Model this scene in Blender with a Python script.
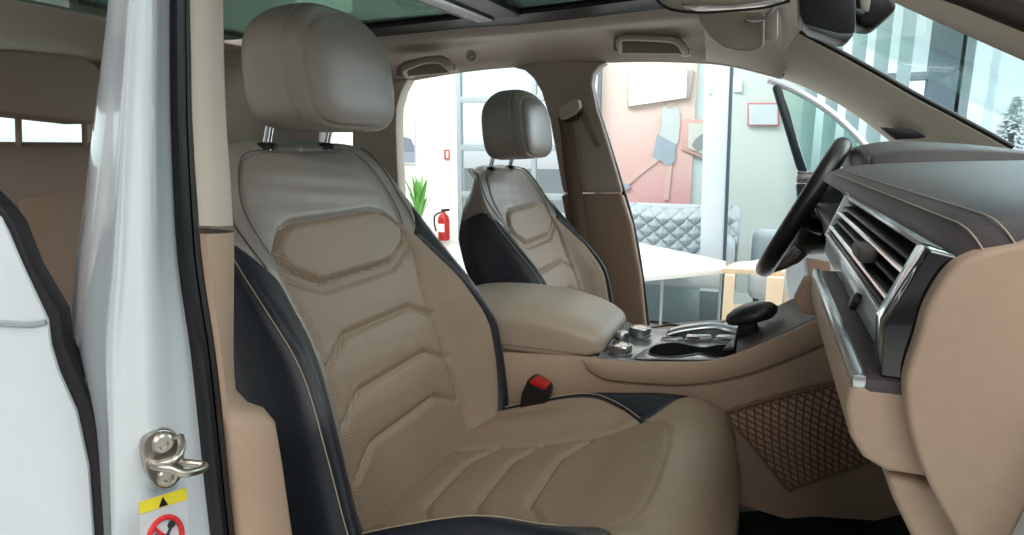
import bpy, bmesh, math, random
import numpy as np
from mathutils import Vector, Matrix
from mathutils.geometry import delaunay_2d_cdt

# ------------------------------------------------------------------ scene, camera, light, exposure
for _o in list(bpy.data.objects):
    bpy.data.objects.remove(_o)
S = bpy.context.scene
COL = S.collection
F, W_, H_ = 620.0, 1024.0, 535.0            # focal length in pixels of the 1024x535 frame
YAW, PITCH = math.radians(22.0), math.radians(11.0)
CP = Vector((0.607, -1.127, 1.27))          # X: car forward, Y: car left, Z: up from the showroom floor
FH = Vector((-math.sin(YAW), math.cos(YAW), 0)); RT = Vector((math.cos(YAW), math.sin(YAW), 0))
FW = FH * math.cos(PITCH) - Vector((0, 0, 1)) * math.sin(PITCH)
UP = FH * math.sin(PITCH) + Vector((0, 0, 1)) * math.cos(PITCH)
cam_d = bpy.data.cameras.new('camera'); cam = bpy.data.objects.new('camera', cam_d); COL.objects.link(cam)
cam_d.sensor_width = 36.0; cam_d.lens = F / W_ * 36.0; cam_d.clip_start = 0.02; cam_d.clip_end = 200
m = Matrix.Identity(4)
for i in range(3):
    m[i][0] = RT[i]; m[i][1] = UP[i]; m[i][2] = -FW[i]; m[i][3] = CP[i]
cam.matrix_world = m
S.camera = cam
S.view_settings.view_transform = 'Standard'; S.view_settings.look = 'None'
S.view_settings.gamma = 1.0; S.view_settings.use_curve_mapping = False
S.view_settings.exposure = -0.12

world = bpy.data.worlds.new('world'); S.world = world; world.use_nodes = True
wn = world.node_tree.nodes; wl = world.node_tree.links
bgn = wn['Background']; bgn.inputs[1].default_value = 0.62
tc = wn.new('ShaderNodeTexCoord'); sep = wn.new('ShaderNodeSeparateXYZ'); wl.new(tc.outputs['Generated'], sep.inputs[0])
rmp = wn.new('ShaderNodeValToRGB')
rmp.color_ramp.elements[0].position = 0.0; rmp.color_ramp.elements[0].color = (.42, .42, .42, 1)
rmp.color_ramp.elements[1].position = 1.0; rmp.color_ramp.elements[1].color = (.8, .9, .92, 1)
e = rmp.color_ramp.elements.new(.47); e.color = (.75, .77, .77, 1)
e = rmp.color_ramp.elements.new(.53); e.color = (1.9, 2.0, 2.05, 1)
e = rmp.color_ramp.elements.new(.68); e.color = (1.25, 1.35, 1.40, 1)
mr = wn.new('ShaderNodeMapRange'); mr.inputs[1].default_value = -1; mr.inputs[2].default_value = 1
wl.new(sep.outputs['Z'], mr.inputs[0]); wl.new(mr.outputs[0], rmp.inputs[0]); # the window side of the hall (+Y) is brighter than its inner side
yr = wn.new('ShaderNodeMapRange'); yr.inputs[1].default_value = -.7; yr.inputs[2].default_value = .6; yr.inputs[3].default_value = .40; yr.inputs[4].default_value = 1.45
wl.new(sep.outputs['Y'], yr.inputs[0])
vm = wn.new('ShaderNodeVectorMath'); vm.operation = 'SCALE'; wl.new(rmp.outputs[0], vm.inputs[0]); wl.new(yr.outputs[0], vm.inputs['Scale']); wl.new(vm.outputs[0], bgn.inputs[0])


def lamp(name, loc, target, sx, sy, power, col):
    d = bpy.data.lights.new(name, 'AREA'); d.shape = 'RECTANGLE'; d.size = sx; d.size_y = sy; d.energy = power; d.color = col
    o = bpy.data.objects.new(name, d); COL.objects.link(o); o.location = loc
    o.rotation_euler = (Vector(target) - Vector(loc)).to_track_quat('-Z', 'Y').to_euler()
    return o


lamp('window_daylight', (3.4, 4.3, 2.6), (0.4, 0, 1.1), 3.5, 2.5, 230, (.86, .94, 1.0))
lamp('wall_fill_back', (-1.0, 2.4, 4.4), (0.2, 4.6, 1.2), 4.0, 1.0, 270, (1.0, .99, .96))  # added fill lamp that brightens the coral wall and the sofa
lamp('wall_fill_left', (-5.0, 3.6, 4.4), (-4.0, 6.5, 1.5), 5.0, 1.2, 390, (1.0, .99, .97))  # added fill lamp lifting the white left wall
lamp('cabin_fill_front', (3.0, -1.0, 4.2), (0.3, -.3, 1.0), 1.5, 3.5, 150, (1.0, .97, .93))  # added area light, gives the cabin highlights and directional shading
lamp('cabin_fill_side', (1.4, -3.6, 3.4), (0.3, -.4, .9), 2.5, 1.2, 70, (1.0, .96, .9))  # added area light aimed at the near seat cushion


# ------------------------------------------------------------------ helpers
def at(px, py, X=None, Y=None, Z=None):
    """point of the place seen at a pixel, on the plane X=, Y= or Z="""
    d = RT * ((px - W_ / 2) / F) + UP * ((H_ / 2 - py) / F) + FW
    if X is not None: t = (X - CP.x) / d.x
    elif Y is not None: t = (Y - CP.y) / d.y
    else: t = (Z - CP.z) / d.z
    return CP + d * t


def proj(p):
    d = Vector(p) - CP
    z = d.dot(FW)
    return (W_ / 2 + F * d.dot(RT) / z, H_ / 2 - F * d.dot(UP) / z)


def catmull(P, n=8, closed=False):
    P = [Vector(p) for p in P]; out = []
    N = len(P); segs = N if closed else N - 1
    for i in range(segs):
        if closed: a, b, c, d = P[(i-1) % N], P[i], P[(i+1) % N], P[(i+2) % N]
        else: a, b, c, d = P[max(i-1, 0)], P[i], P[i+1], P[min(i+2, N-1)]
        for k in range(n):
            t = k / n
            out.append(.5 * ((2*b) + (c-a)*t + (2*a-5*b+4*c-d)*t*t + (3*b-a-3*c+d)*t**3))
    if not closed: out.append(P[-1])
    return out


def interp(xs, ys, x):
    """smooth (monotone-ish cubic) interpolation, numpy"""
    xs = np.asarray(xs, float); ys = np.asarray(ys, float)
    dl = np.diff(ys) / np.diff(xs)
    m_ = np.zeros(len(xs)); m_[0] = dl[0]; m_[-1] = dl[-1]
    for i in range(1, len(xs)-1):
        m_[i] = 0 if dl[i-1]*dl[i] <= 0 else 2*dl[i-1]*dl[i]/(dl[i-1]+dl[i])
    x = np.clip(x, xs[0], xs[-1])
    k = np.clip(np.searchsorted(xs, x, side='right')-1, 0, len(xs)-2)
    h = xs[k+1]-xs[k]; t = (x-xs[k])/h
    return ((2*t**3-3*t**2+1)*ys[k] + (t**3-2*t**2+t)*h*m_[k] + (-2*t**3+3*t**2)*ys[k+1] + (t**3-t**2)*h*m_[k+1])


def link(name, me, mat=None, parent=None, smooth=True, angle=None):
    o = bpy.data.objects.new(name, me); COL.objects.link(o)
    if mat: me.materials.append(mat)
    if smooth:
        me.polygons.foreach_set('use_smooth', [True]*len(me.polygons))
        if angle: me.set_sharp_from_angle(angle=math.radians(angle))
    if parent: o.parent = parent; o.matrix_parent_inverse = parent.matrix_world.inverted()
    return o


def mk(name, V, Fc, mat, parent=None, smooth=True, angle=40, uv=None, fix=True):
    me = bpy.data.meshes.new(name)
    me.from_pydata([tuple(v) for v in V], [], Fc)
    if fix:
        bm = bmesh.new(); bm.from_mesh(me); bmesh.ops.recalc_face_normals(bm, faces=bm.faces); bm.to_mesh(me); bm.free()
    if uv is not None:
        L = me.uv_layers.new(name='UVMap')
        idx = np.zeros(len(me.loops), int); me.loops.foreach_get('vertex_index', idx)
        L.data.foreach_set('uv', np.asarray(uv)[idx].ravel())
    me.update()
    return link(name, me, mat, parent, smooth, angle)


class MB:
    """collects shapes into ONE mesh"""
    def __init__(s): s.V = []; s.F = []
    def add(s, V, Fc):
        n = len(s.V); s.V += [Vector(v) for v in V]; s.F += [[i+n for i in f] for f in Fc]; return s
    def build(s, name, mat, parent=None, smooth=True, angle=40): return mk(name, s.V, s.F, mat, parent, smooth, angle)
    def box(s, c, sz, bev=.003, rot=None, seg=2):
        bm = bmesh.new(); bmesh.ops.create_cube(bm, size=1)
        for v in bm.verts: v.co = Vector((v.co.x*sz[0], v.co.y*sz[1], v.co.z*sz[2]))
        if bev: bmesh.ops.bevel(bm, geom=bm.edges[:], offset=min(bev, min(sz)*.49), segments=seg, affect='EDGES', profile=.5)
        M = Matrix.Translation(Vector(c)) @ (rot.to_4x4() if rot else Matrix.Identity(4))
        bm.verts.ensure_lookup_table()
        s.add([M @ v.co for v in bm.verts], [[v.index for v in f.verts] for f in bm.faces]); bm.free(); return s
    def tube(s, P, r, n=10, caps=True, flat=None):
        P = [Vector(p) for p in P]; N = len(P)
        R = r if hasattr(r, '__len__') else [r]*N
        T = [(P[min(i+1, N-1)] - P[max(i-1, 0)]).normalized() for i in range(N)]
        a = Vector((0, 0, 1)) if abs(T[0].z) < .9 else Vector((1, 0, 0))
        u = (a - T[0]*a.dot(T[0])).normalized(); rings = []
        for i in range(N):
            u = (u - T[i]*u.dot(T[i])).normalized(); w = T[i].cross(u)
            fl = flat or 1.0
            rings.append([P[i] + u*math.cos(2*math.pi*k/n)*R[i] + w*math.sin(2*math.pi*k/n)*R[i]*fl for k in range(n)])
        return s.rings(rings, caps)
    def rings(s, rings, caps=True, closed=True):
        n = len(rings[0]); V = [p for r_ in rings for p in r_]; Fc = []
        for i in range(len(rings)-1):
            for k in range(n if closed else n-1):
                Fc.append([i*n+k, i*n+(k+1) % n, (i+1)*n+(k+1) % n, (i+1)*n+k])
        if caps:
            Fc.append(list(range(n))[::-1]); Fc.append([(len(rings)-1)*n+k for k in range(n)])
        return s.add(V, Fc)
    def lathe(s, prof, c, n=24, axis=Vector((0, 0, 1))):
        q = Vector((0, 0, 1)).rotation_difference(axis); c = Vector(c)
        return s.rings([[c + q @ Vector((r*math.cos(2*math.pi*k/n), r*math.sin(2*math.pi*k/n), z)) for k in range(n)] for r, z in prof], True)
    def prism(s, P, d, bev=0, seg=2):
        """polygon P (3D points) pushed along vector d"""
        bm = bmesh.new(); P = [Vector(p) for p in P]; d = Vector(d)
        f = bm.faces.new([bm.verts.new(p) for p in P])
        r_ = bmesh.ops.extrude_face_region(bm, geom=[f])
        vs = [v for v in r_['geom'] if isinstance(v, bmesh.types.BMVert)]
        bmesh.ops.translate(bm, vec=d, verts=vs)
        bmesh.ops.recalc_face_normals(bm, faces=bm.faces)
        if bev:
            eg = [e for e in bm.edges if len(e.link_faces) == 2 and e.calc_face_angle() > .6]
            bmesh.ops.bevel(bm, geom=eg, offset=bev, segments=seg, affect='EDGES', profile=.5, clamp_overlap=True)
        bm.verts.ensure_lookup_table(); bm.verts.index_update()
        s.add([v.co.copy() for v in bm.verts], [[v.index for v in f.verts] for f in bm.faces]); bm.free(); return s


def loft(name, rows, mat, parent=None, thick=0, uv=False, angle=50, sub=0, smooth=True):
    """rows: equally long polylines; a surface through them, optionally with thickness"""
    n = len(rows[0]); V = [Vector(p) for r_ in rows for p in r_]
    Fc = [[i*n+k, i*n+k+1, (i+1)*n+k+1, (i+1)*n+k] for i in range(len(rows)-1) for k in range(n-1)]
    o = mk(name, V, Fc, mat, parent, smooth, angle)
    if thick:
        md = o.modifiers.new('solid', 'SOLIDIFY'); md.thickness = thick; md.offset = -1
    return o


def resample(P, n):
    P = [Vector(p) for p in P]; L = [0]
    for i in range(len(P)-1): L.append(L[-1] + (P[i+1]-P[i]).length)
    out = []
    for k in range(n):
        t = L[-1]*k/(n-1); i = 0
        while i < len(P)-2 and L[i+1] < t: i += 1
        sg = L[i+1]-L[i]; out.append(P[i].lerp(P[i+1], (t-L[i])/sg if sg else 0))
    return out


def empty(name, loc, label, cat, group=None):
    o = bpy.data.objects.new(name, None); COL.objects.link(o); o.location = loc; o.empty_display_size = .05
    bpy.context.view_layer.update()
    o['label'] = label; o['category'] = cat
    if group: o['group'] = group
    return o


def tag(o, label=None, cat=None, group=None, kind=None):
    if label: o['label'] = label
    if cat: o['category'] = cat
    if group: o['group'] = group
    if kind: o['kind'] = kind
    return o


# ------------------------------------------------------------------ seat surfaces: a = across, b = along
KF = [0, .12, .28, .40, .50, .58, .68, .85, 1.0]


class Surf:
    def __init__(s, spine, rows, amax, flip=1, near=1.0):
        s.near = near
        # spine: (x,z) list; rows: (fraction of b, half width, ridge, depth)
        s.sp = catmull([Vector((x, 0, z)) for x, z in spine], 12)
        L = [0]
        for i in range(len(s.sp)-1): L.append(L[-1] + (s.sp[i+1]-s.sp[i]).length)
        s.L = np.array(L); s.B = L[-1]; s.A = amax; s.flip = flip
        s.xs = np.array([p.x for p in s.sp]); s.zs = np.array([p.z for p in s.sp]); s.rows = rows

    def __call__(s, a, b, dw=0):
        a = np.asarray(a, float); b = np.asarray(b, float)
        x = np.interp(b, s.L, s.xs); z = np.interp(b, s.L, s.zs); e_ = .012
        x1 = np.interp(b+e_, s.L, s.xs); z1 = np.interp(b+e_, s.L, s.zs)
        x0 = np.interp(b-e_, s.L, s.xs); z0 = np.interp(b-e_, s.L, s.zs)
        tx, tz = x1-x0, z1-z0; l = np.hypot(tx, tz); tx /= l; tz /= l
        nx, nz = (tz, -tx) if s.flip > 0 else (-tz, tx)
        f = b/s.B; R = s.rows; fr = [r[0] for r in R]
        hw = interp(fr, [r[1] for r in R], f); wr = interp(fr, [r[2] for r in R], f); T = interp(fr, [r[3] for r in R], f)
        wr = np.where(a < 0, wr*s.near, wr)
        def yw(k):
            k = np.clip(k, 0, 1)
            tp = (1 - .22*np.clip((f-.62)/.25, 0, 1)*np.clip((k-.66)/.34, 0, 1)) if s.flip > 0 else 1
            return (interp(KF, [0, .24, .57, .76, .885, .965, 1.0, .985, .88], k)*hw*tp,
                    interp(KF, [0, .0, .12, .68, 1.0, .72, -.0, 0, 0], k)*wr + interp(KF, [0, 0, 0, 0, 0, 0, -.12, -.55, -1], k)*T)
        k = np.abs(a)/s.A; sg = np.sign(a)
        y, w = yw(k); y2, w2 = yw(k+.01); y1, w1 = yw(k-.01)
        dy, dw_ = y2-y1, w2-w1; q = np.hypot(dy, dw_)+1e-9
        ny, nw = -dw_/q, dy/q                      # outward normal in the section
        y = y + ny*dw; w = w + nw*dw
        return np.stack([x + nx*w, sg*y, z + nz*w], -1)


BACK = Surf([(.165, .70), (.150, .75), (.132, .82), (.098, .97), (.040, 1.11), (.002, 1.20), (-.018, 1.245), (-.038, 1.270), (-.068, 1.280), (-.090, 1.276)],
            [(0, .215, .045, .11), (.08, .235, .06, .12), (.2, .258, .072, .125), (.36, .262, .075, .125), (.48, .245, .06, .12), (.6, .236, .035, .115),
             (.7, .226, .014, .115), (.79, .209, .0, .095), (.87, .180, -.004, .065), (.94, .146, -.006, .05), (1, .098, -.008, .045)], .42)
CUSH = Surf([(.07, .748), (.14, .762), (.25, .786), (.39, .824), (.47, .850), (.53, .864), (.572, .855), (.596, .825), (.600, .785), (.588, .74), (.57, .71)],
            [(0, .235, .0, .10), (.15, .24, .026, .12), (.3, .24, .040, .12), (.42, .24, .045, .12), (.6, .24, .028, .11), (.75, .236, .004, .08), (.85, .235, -.01, .06), (1, .225, -.014, .05)], .40, -1, 1.5)
SEAT_Y = -.372
# ------------------------------------------------------------------ materials
def lin(c):
    return tuple(((v/255)/12.92 if v/255 <= .04045 else ((v/255+.055)/1.055)**2.4) for v in c) + (1,)


def mat(name, col, rough=.5, metal=0, bump=0, scale=200, spec=.5, coat=0, trans=0, emit=0, perf=0, var=.06, alpha=1, sheen=0, kind='noise', ecol=None):
    M_ = bpy.data.materials.new(name); M_.use_nodes = True
    n, l = M_.node_tree.nodes, M_.node_tree.links; p = n['Principled BSDF']
    c = lin(col); p.inputs['Roughness'].default_value = rough; p.inputs['Metallic'].default_value = metal
    p.inputs['Specular IOR Level'].default_value = spec; p.inputs['Coat Weight'].default_value = coat; p.inputs['Coat Roughness'].default_value = .06
    p.inputs['Transmission Weight'].default_value = trans; p.inputs['Sheen Weight'].default_value = sheen
    if emit: p.inputs['Emission Color'].default_value = lin(ecol or col); p.inputs['Emission Strength'].default_value = emit
    t = n.new('ShaderNodeTexCoord')
    ns = n.new('ShaderNodeTexNoise'); ns.inputs['Scale'].default_value = scale*.12 if kind == 'noise' else scale; ns.inputs['Detail'].default_value = 3
    l.new(t.outputs['Object'], ns.inputs['Vector'])
    mx = n.new('ShaderNodeMix'); mx.data_type = 'RGBA'
    mx.inputs[6].default_value = tuple(v*(1-var) for v in c[:3])+(1,); mx.inputs[7].default_value = tuple(min(1, v*(1+var)) for v in c[:3])+(1,)
    l.new(ns.outputs['Fac'], mx.inputs[0]); out = mx.outputs[2]; h = None
    if perf:                                     # rows of tiny punched holes laid out on the seat cover
        uv = n.new('ShaderNodeUVMap'); uv.uv_map = 'UVMap'
        mp = n.new('ShaderNodeMapping'); mp.inputs['Scale'].default_value = (1/perf, 1/perf, 1); mp.inputs['Rotation'].default_value = (0, 0, math.radians(45))
        l.new(uv.outputs[0], mp.inputs[0])
        vo = n.new('ShaderNodeTexVoronoi'); vo.inputs['Scale'].default_value = 1; vo.inputs['Randomness'].default_value = .04
        l.new(mp.outputs[0], vo.inputs['Vector'])
        mr_ = n.new('ShaderNodeMapRange'); mr_.inputs[1].default_value = .18; mr_.inputs[2].default_value = .34
        l.new(vo.outputs['Distance'], mr_.inputs[0])
        m2 = n.new('ShaderNodeMix'); m2.data_type = 'RGBA'; m2.inputs[6].default_value = tuple(v*.60 for v in c[:3])+(1,)
        l.new(mr_.outputs[0], m2.inputs[0]); l.new(out, m2.inputs[7]); out = m2.outputs[2]; h = mr_.outputs[0]
    l.new(out, p.inputs['Base Color'])
    if bump:
        b = n.new('ShaderNodeBump'); b.inputs['Strength'].default_value = bump; b.inputs['Distance'].default_value = .002
        v = n.new('ShaderNodeTexVoronoi'); v.inputs['Scale'].default_value = scale*2; l.new(t.outputs['Object'], v.inputs['Vector'])
        n2 = n.new('ShaderNodeTexNoise'); n2.inputs['Scale'].default_value = scale*.15; n2.inputs['Detail'].default_value = 4; l.new(t.outputs['Object'], n2.inputs['Vector'])
        ad = n.new('ShaderNodeMath'); ad.operation = 'ADD'; l.new(v.outputs['Distance'], ad.inputs[0])
        ml = n.new('ShaderNodeMath'); ml.operation = 'MULTIPLY'; ml.inputs[1].default_value = 3.0
        l.new(n2.outputs['Fac'], ml.inputs[0]); l.new(ml.outputs[0], ad.inputs[1]); hh = ad.outputs[0]
        if h:
            a2 = n.new('ShaderNodeMath'); a2.operation = 'ADD'; l.new(hh, a2.inputs[0]); l.new(h, a2.inputs[1]); hh = a2.outputs[0]
        l.new(hh, b.inputs['Height']); l.new(b.outputs[0], p.inputs['Normal'])
    return M_


def glass(name, col, rough=.0, mixin=.12):
    """thin pane: tinted see-through with a clear reflection"""
    M_ = bpy.data.materials.new(name); M_.use_nodes = True; n, l = M_.node_tree.nodes, M_.node_tree.links
    n.remove(n['Principled BSDF']); o = n['Material Output']
    tr = n.new('ShaderNodeBsdfTransparent'); tr.inputs[0].default_value = lin(col)
    gl = n.new('ShaderNodeBsdfGlossy'); gl.inputs['Roughness'].default_value = rough
    fr = n.new('ShaderNodeFresnel'); fr.inputs[0].default_value = 1.45
    ml = n.new('ShaderNodeMath'); ml.operation = 'MULTIPLY'; ml.inputs[1].default_value = mixin*5; l.new(fr.outputs[0], ml.inputs[0])
    mx = n.new('ShaderNodeMixShader'); l.new(ml.outputs[0], mx.inputs[0]); l.new(tr.outputs[0], mx.inputs[1]); l.new(gl.outputs[0], mx.inputs[2])
    l.new(mx.outputs[0], o.inputs[0]); return M_


LEA = mat('smooth_taupe_leather', (142, 132, 124), .36, bump=.12, scale=420, spec=.7)
PERF = mat('perforated_beige_leather', (158, 138, 119), .52, bump=.22, scale=300, perf=.0036)
BLK = mat('dark_blue_black_leather', (33, 38, 47), .38, bump=.14, scale=420, spec=.5)
STI = mat('beige_thread', (176, 160, 140), .6)
DST = mat('dark_thread', (62, 56, 50), .6)
BEI = mat('beige_soft_plastic', (171, 147, 127), .55, bump=.05, scale=900)
BEID = mat('dark_beige_trim', (146, 118, 96), .55, bump=.05, scale=900)
HEAD = mat('headliner_cloth', (192, 181, 171), .9, bump=.1, scale=1200, var=.04)
TRIM = mat('grey_beige_trim', (188, 178, 164), .6, bump=.04, scale=900, var=.03)
BRN = mat('brown_door_trim', (142, 118, 100), .45)
WHT = mat('white_car_paint', (202, 210, 215), .22, coat=.8, var=.01)
RUB = mat('black_rubber', (14, 14, 16), .5)
BPL = mat('black_plastic', (20, 20, 22), .42)
PIA = mat('piano_black', (10, 10, 12), .08, coat=1)
CHR = mat('chrome', (225, 228, 232), .12, 1, var=.02)
SAT = mat('satin_metal', (170, 172, 176), .3, 1, var=.03)
STE = mat('steel', (186, 180, 172), .36, 1, var=.08)
CARP = mat('black_carpet', (14, 13, 13), .95, bump=.6, scale=900)
DLEA = mat('brown_grey_dash_leather', (78, 71, 72), .55, bump=.15, scale=500, spec=.4)
NETM = mat('brown_net', (122, 97, 80), .8)
NETB = mat('net_pocket_back', (182, 152, 128), .7)
REDP = mat('red_plastic', (176, 30, 28), .35)
WIN = glass('clear_glass', (246, 252, 250), mixin=.05)
ROOFG = glass('green_tinted_glass', (132, 150, 142), mixin=.1)
PANE = glass('showroom_glass', (244, 249, 250), mixin=.08)


# ------------------------------------------------------------------ seats
def poly_dist(P, A, B):
    """distance of points (a,b) arrays to a polyline"""
    d = np.full(A.shape, 9.0)
    for (x0, y0), (x1, y1) in zip(P[:-1], P[1:]):
        dx, dy = x1-x0, y1-y0; L2 = dx*dx+dy*dy+1e-12
        t = np.clip(((A-x0)*dx+(B-y0)*dy)/L2, 0, 1)
        d = np.minimum(d, np.hypot(A-x0-t*dx, B-y0-t*dy))
    return d


def inside(P, x, y):
    r = np.zeros(x.shape, bool); n = len(P); j = n-1
    for i in range(n):
        xi, yi = P[i]; xj, yj = P[j]
        c = ((yi > y) != (yj > y)) & (x < (xj-xi)*(y-yi)/((yj-yi) if yj != yi else 1e-9)+xi)
        r ^= c; j = i
    return r


def sm2(P, n=6):
    return [(p.x, p.y) for p in catmull([(x, y, 0) for x, y in P], n)]


def mir(P): return [(-x, y) for x, y in P]


def skin(surf, seams, regions, default, parent, yoff, xoff=0, zoff=0, step=.0042, puff=None):
    """one mesh per region of the cover; seams = (polyline, depth, width)"""
    A0, B0 = surf.A, surf.B
    pts = [(x, y) for x in np.arange(-A0, A0+1e-6, A0*2/round(A0*2/step)) for y in np.linspace(0, B0, round(B0/step)+1)]
    pts = [(x + 1e-5*math.sin(i*7.3)*(abs(x) < A0-1e-4), y + 1e-5*math.cos(i*3.1)*(1e-4 < y < B0-1e-4)) for i, (x, y) in enumerate(pts)]
    edges = []
    def addline(P):
        q = resample([(x, y, 0) for x, y in P], max(2, int(sum(math.dist(P[i], P[i+1]) for i in range(len(P)-1))/.005)))
        b = len(pts)
        pts.extend([(min(max(p.x, -A0), A0), min(max(p.y, 0), B0)) for p in q]); edges.extend([(b+i, b+i+1) for i in range(len(q)-1)])
    for P, _, _ in seams: addline(P)
    for nm, P, m_, lb in regions: addline(P+[P[0]])
    V2, E2, F2, _, _, _ = delaunay_2d_cdt([Vector(p) for p in pts], edges, [], 0, 1e-6)
    A = np.array([v.x for v in V2]); B = np.array([v.y for v in V2])
    dw = np.zeros(len(A))
    for P, dep, wid in seams:
        d = poly_dist(P, A, B); dw -= dep*np.exp(-(d/wid)**2)
    dw = np.maximum(dw, -.007)
    if puff: dw += puff(A, B)
    V3 = surf(A, B, dw); V3[:, 0] += xoff; V3[:, 1] += yoff; V3[:, 2] += zoff
    Fa = np.array([list(f) for f in F2]); cx = A[Fa].mean(1); cy = B[Fa].mean(1)
    who = np.full(len(Fa), -1)
    for i, (nm, P, m_, lb) in enumerate(regions):
        who[inside(P, cx, cy)] = i
    res = {}
    nrm = np.zeros(V3.shape)
    fn = np.cross(V3[Fa[:, 1]]-V3[Fa[:, 0]], V3[Fa[:, 2]]-V3[Fa[:, 0]])
    for c in range(3): np.add.at(nrm, Fa[:, c], fn)
    nrm /= (np.linalg.norm(nrm, axis=1, keepdims=True)+1e-12)
    names = {}
    for i in range(-1, len(regions)):
        nm, m_, lb = (default[0], default[1], None) if i < 0 else (regions[i][0], regions[i][2], regions[i][3])
        sel = Fa[who == i]
        if not len(sel): continue
        u, inv = np.unique(sel, return_inverse=True)
        o = mk(nm, V3[u], inv.reshape(-1, 3).tolist(), m_, parent, True, None, np.stack([A[u], B[u]], 1), fix=False)
        o.data.normals_split_custom_set_from_vertices(nrm[u].tolist())
        if lb: o['label'] = lb
        res[nm] = o
    return res


def stitch(surf, P, mat_, parent, yoff, xoff=0, zoff=0, off=.0009, r=.0007, name='stitching', dash=None, mb=None):
    q = resample([(x, y, 0) for x, y in P], max(2, int(sum(math.dist(P[i], P[i+1]) for i in range(len(P)-1))/.004)))
    V = surf(np.array([p.x for p in q]), np.array([p.y for p in q]), off)
    V = [Vector(v)+Vector((xoff, yoff, zoff)) for v in V]
    mb = mb or MB()
    if dash:
        for i in range(0, len(V)-1, 2): mb.tube([V[i], V[i+1]], r, 5)
    else: mb.tube(V, r, 6)
    return mb


HEX = [(-.131, .458), (-.106, .486), (-.084, .494), (.09, .494), (.115, .485), (.142, .455), (.128, .430), (.082, .404), (-.070, .404), (-.117, .432), (-.131, .458)]
INL = sm2([(.131, .458), (.130, .41), (.116, .34), (.108, .25), (.114, .15), (.124, .06), (.128, 0)])
INS = sm2([(.142, .455), (.140, .41), (.122, .34), (.114, .25), (.124, .15), (.135, .06), (.138, 0)])
BLR = sm2([(.42, .515), (.30, .508), (.235, .485), (.168, .438)], 6) + sm2([(.168, .436), (.178, .40), (.190, .34), (.192, .27), (.190, .18), (.184, .1), (.178, 0)], 6) + [(.42, 0)]
BLL = sm2([(.42, .515), (.30, .508), (.235, .485), (.168, .440)], 6) + sm2([(.168, .438), (.150, .42), (.141, .38), (.129, .33), (.121, .25), (.127, .15), (.136, .06), (.140, 0)], 6) + [(.42, 0)]
STL = sm2([(.255, .494), (.236, .47), (.226, .42), (.222, .35), (.220, .25), (.218, .14), (.214, 0)])
SHO = sm2([(.142, .458), (.160, .50), (.168, .545), (.160, .585), (.13, .600), (.07, .603), (0, .603)])
SIDE = sm2([(.168, .438), (.20, .50), (.225, .55), (.245, .61)])


def chev(b, w=.075, e=.118, drop=.028): return [(-e+.012, b-drop), (-w+.010, b), (w, b), (e, b-drop)]


def build_headrest(parent, c, s=1.0):
    """rounded block with gusset seams, twisted a little to the door"""
    V = []; N = 28; hw, hh, ht = .108*s, .084*s, .065*s
    bm = bmesh.new(); bmesh.ops.create_cube(bm, size=2)
    bmesh.ops.subdivide_edges(bm, edges=bm.edges[:], cuts=55, use_grid_fill=True)
    for v in bm.verts:
        x, y, z = v.co
        p = 3.4; L = (abs(x)**2.6 + abs(y)**p + abs(z)**p)**(1/p)
        # superellipsoid radius
        q = Vector((x, y, z)); m_ = max(abs(x), abs(y), abs(z))
        pz = 4.4-.9*z
        r = 1/((abs(x)**pz+abs(y)**pz+abs(z)**pz)**(1/pz))
        q = q*r
        if q.z > 0: q.y *= math.sqrt(max(.0, 1-.30*q.z**4)); q.x *= math.sqrt(1-.25*q.z**3)
        q.z += .035*(1-q.y*q.y)*max(0, q.z)**2 - .05*(1-q.y*q.y)*max(0, -q.z)**2*0
        gy = abs(q.y*hw)
        g = -.0030*math.exp(-((q.x-(.44-.9*max(0, abs(q.z)-.78)))/.045)**2)*(abs(q.y) > .5) - .0030*math.exp(-((q.x-.80)/.035)**2)
        wz = q.z
        top = 1 - .10*max(0, wz)**2 - .10*max(0, -wz)**2.0
        xx = q.x*ht*(1 - .18*max(0, wz)**2) - .006*wz
        if q.x > 0: xx += -.010*(1-min(1, gy/.07)**2)*(1-wz*wz)*0 + .006*(1-q.y**2)
        nn = q.normalized()
        v.co = Vector((xx, q.y*hw*top, q.z*hh)) + nn*g
    for f in bm.faces: f.smooth = True
    me = bpy.data.meshes.new('headrest'); bm.to_mesh(me); bm.free()
    for v in me.vertices: v.co += Vector(c)
    o = link('headrest', me, LEA, parent)
    mb = MB()
    for sy in (-1, 1):
        P = [Vector((0, sy*.078*s, 0)) + Vector((.046*s*math.cos(t), 0, .08*s*math.sin(t))) for t in np.linspace(0, math.pi, 5)]
    for k in (-1, 1):
        pm = MB().tube([Vector(c)+Vector((-.034, k*.064, -.05)), Vector(c)+Vector((-.050, k*.064, -.10)), Vector(c)+Vector((-.056, k*.064, -.14))], .0062, 12)
        pm.build('headrest_post', CHR, o)['label'] = 'chrome post'
        MB().lathe([(.014, -.006), (.015, 0), (.012, .003), (.007, .004)], Vector(c)+Vector((-.052, k*.064, -.103)), 18).build('post_collar', BPL, o)
    return o


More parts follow.
